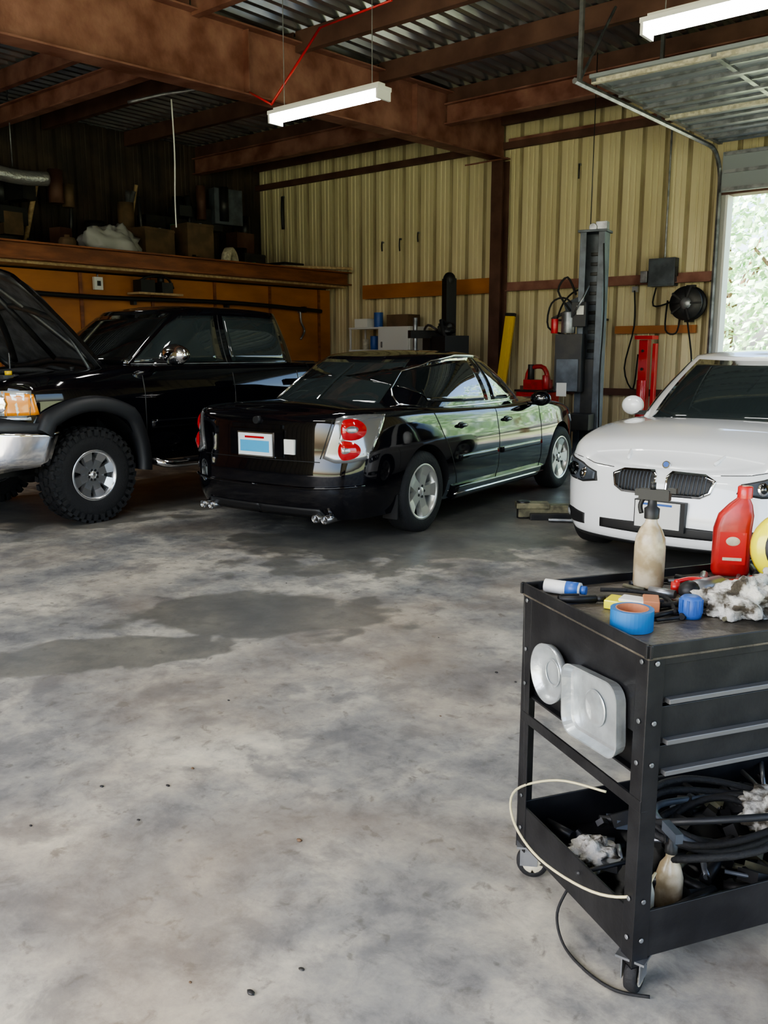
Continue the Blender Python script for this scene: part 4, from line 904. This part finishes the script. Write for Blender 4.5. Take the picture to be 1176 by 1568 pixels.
def wrench(x,y,rz,mat,hl=.12):
    b=MB();b.cyl((-hl/2,0,.028),(hl/2,0,.028),.026,mat,n=18);b.cyl((hl/2,0,.028),(hl/2+.03,0,.028),.014,steel,n=14);b.ell((-hl/2,0,.028),(.03,.028,.028),blackpl);b.box((-hl/4,-.055,.017),(.035,.09,.03),blackpl,(0,0,.15));b.cyl((-hl/4,-.1,.017),(-hl/4+.01,-.13,.017),.01,steel);b.obj('air_impact_wrench',CR,(x,y,ZT),rz)
wrench(.42,.33,.2,steel);wrench(.56,.10,2.9,darkst,.08)
b=MB();b.lathe([(0,0),(.026,0),(.028,.01),(.026,.05),(.02,.055),(0,.055)],bluep,n=20)
for k in range(10):b.box((.027*math.cos(k*.628),.027*math.sin(k*.628),.03),(.004,.006,.035),bluep,(0,0,k*.628))
b.obj('blue_cap',CR,(.27,.20,ZT))
b=MB();b.ell((0,0,.035),(.085,.065,.055),ragm,60,40,.55,1.9,zmin=.001);b.ell((.07,.04,.03),(.06,.05,.045),ragm,40,26,.6,2.3,zmin=.001);b.ell((-.05,.05,.02),(.05,.05,.03),ragm,40,26,.6,2.2,zmin=.001);b.obj('shop_rag',CR,(.41,.17,ZT+.0))
b=MB();b.ell((0,0,.03),(.09,.07,.05),ragm,60,40,.55,2.1,zmin=.001);b.obj('shop_rag.001',CR,(.60,.23,ZT))
random.seed(11)
b=MB()
for k in range(46):
    x=.2+random.random()*.6;y=.12+random.random()*.38;a=random.random()*6.28;l=.02+random.random()*.05
    mt=random.choice([steel,darkst,blackpl,oliv,darkst,blackpl,steel,yellow if k%7==0 else darkst]);r=.004+random.random()*.008
    b.cyl((x-l*math.cos(a),y-l*math.sin(a),r+.001),(x+l*math.cos(a),y+l*math.sin(a),r+.001),r,mt,n=10)
b.tube([(.2,.3,.01),(.3,.27,.012),(.36,.33,.012),(.46,.28,.012),(.55,.36,.012),(.7,.3,.01)],.007,rubber)
b.tube([(.24,.22,.01),(.3,.34,.012),(.25,.42,.012),(.18,.46,.012)],.006,rubber)
b.obj('loose_hand_tools',CR,(0,0,ZT))
b=MB();zt=.119
for k in range(130):
    x=.05+random.random()*.85;y=.05+random.random()*.45;a=random.random()*6.28;l=.02+random.random()*.07;z=zt+.012+random.random()*.07;dz=(random.random()-.5)*.03
    mt=random.choice([steel,darkst,blackpl,oliv,darkst,steel,flarepl,blackpl,greysteel]);r=.005+random.random()*.012
    if random.random()<.6:b.cyl((x-l*math.cos(a),y-l*math.sin(a),z),(x+l*math.cos(a),y+l*math.sin(a),z+dz),r,mt,n=10)
    else:b.box((x,y,z),(l,l*.6,.02+random.random()*.03),mt,(random.random(),random.random()*.5,a))
b.obj('tool_pile',CR)
b=MB()
for k in range(5):
    pts=[];rx=.15+.02*k;
    for q in range(12):
        a=q/12*6.283;pts.append((.48+rx*math.cos(a),.28+(.12+.01*k)*math.sin(a),.21+.012*k+.02*math.sin(2*a+k)))
    b.tube(pts,.010,rubber if k!=2 else greysteel,8,True,3,True)
b.tube([(.3,.2,.2),(.2,.12,.26),(.4,.05,.28),(.7,.1,.3),(.9,.2,.24)],.010,rubber);b.tube([(.28,.35,.22),(.3,.2,.3),(.5,.1,.33),(.85,.12,.28)],.010,flarepl);b.obj('hose_coil',CR)
for x,y,rz,m1 in((.09,.10,.4,cream),(.20,.13,1.4,amberb)):
    b=MB();b.lathe([(0,0),(.032,0),(.034,.006),(.034,.09),(.026,.12),(.013,.14),(.012,.16)],m1,n=24);b.lathe([(.016,.155),(.016,.175),(.009,.18),(.009,.2)],white if m1 is cream else blackpl,n=14);b.box((0,0,.21),(.07,.02,.026),greysteel);b.tube([(.02,0,.2),(.03,0,.18),(.026,0,.16)],.005,darkst);b.obj('spray_bottle',CR,(x,y,.119),rz)
b=MB();b.ell((0,0,.05),(.10,.09,.05),ragm,50,30,.5,2.1,zmin=.001);b.obj('shop_rag.002',CR,(.66,.24,.19))
b=MB();b.ell((0,0,.03),(.065,.055,.035),ragm,40,26,.5,2.2,zmin=.001);b.obj('shop_rag.003',CR,(.12,.35,.13))
b=MB();b.tube([(.10,.06,.28),(.02,.02,.265),(-.05,.10,.24),(-.09,.28,.23),(-.08,.44,.25),(-.03,.52,.29),(.08,.48,.32),(.16,.36,.33)],.0035,hosem,8,True,6);b.obj('clear_tubing',CR)
b=MB();b.tube([(.02,.3,.12),(-.03,.28,.06),(-.045,.22,.012),(-.04,.12,.006),(-.01,.04,.006),(.05,-.01,.01)],.004,rubber,6,True,6);b.obj('power_cord',CR)
b=MB()
for k in range(26):
    x=-1.8+random.gauss(0,1.0);y=2.6+random.gauss(0,1.2);s_=.003+random.random()*.005;b.ell((x,y,s_*.4),(s_*1.5,s_,s_*.5),random.choice([darkst,darkst,card]),8,5,.4,3)
b.obj('floor_debris')
# ---------------- trees outside
random.seed(5)
def tree(x,y,h,r,n):
    b=MB();b.cyl((0,0,-.1),(.2,.1,h*.5),.22,bark,.14);
    for k in range(5):a=k*1.26;b.cyl((.2,.1,h*.4),(r*.5*math.cos(a),r*.5*math.sin(a),h*.7),.08,bark,.03)
    vs=[];fs=[];bl=[(random.gauss(0,r*.5),random.gauss(0,r*.5),h*(.3+.65*random.random()),r*(.3+.3*random.random())) for _ in range(16)]
    for k in range(n):
        c=random.choice(bl);d=Vector((random.gauss(0,1),random.gauss(0,1),random.gauss(0,1))).normalized()*c[3]*(.6+.4*random.random())
        p=Vector(c[:3])+d;
        if p.z<.1:p.z=.1+random.random()
        q=Vector((random.gauss(0,1),random.gauss(0,1),random.gauss(0,1))).normalized()
        u=q.orthogonal().normalized()*.13;w=q.cross(u).normalized()*.07
        o=len(vs);vs+=[p-u,p+w,p+u,p-w];fs.append((o,o+1,o+2,o+3))
    b.add(vs,fs,leaf);b.obj('tree',None,(x,y,-.08),0,0,False)
for x,y,h,r in((-6.5,24,6,2.8),(-3,26,7.5,3.2),(-9.5,27,7,3),(1,24,6,2.8),(-1,31,8,3.5),(-6,31,8,3.5),(5,27,7,3)):tree(x,y,h,r,3600)
# ------------------------------------------------------------------ light
w=bpy.data.worlds.new('World');bpy.context.scene.world=w;w.use_nodes=True;nt=w.node_tree;bg=nt.nodes['Background']
sky=nt.nodes.new('ShaderNodeTexSky');sky.sky_type='NISHITA';sky.sun_disc=False;sky.sun_elevation=D(50);sky.sun_rotation=D(200);sky.dust_density=3;sky.air_density=1
nt.links.new(sky.outputs[0],bg.inputs[0]);bg.inputs[1].default_value=.72
sl=bpy.data.lights.new('sun','SUN');sl.energy=22;sl.angle=D(1.5);sl.color=(1,.95,.86);so=bpy.data.objects.new('sun',sl);bpy.context.collection.objects.link(so)
so.rotation_euler=(D(32),0,D(8));so.location=(0,-10,12)
cd=bpy.data.cameras.new('camera');co=bpy.data.objects.new('camera',cd);bpy.context.collection.objects.link(co)
cd.sensor_fit='HORIZONTAL';cd.sensor_width=36;cd.lens=36*1350/1176;cd.clip_end=300;cd.clip_start=.05
co.location=(0,0,1.52);co.rotation_euler=(D(90-10.45),0,D(40));bpy.context.scene.camera=co
sc=bpy.context.scene;sc.view_settings.view_transform='AgX';sc.view_settings.exposure=.55
try:sc.view_settings.look='AgX - Medium High Contrast'
except Exception as ex:print(ex)
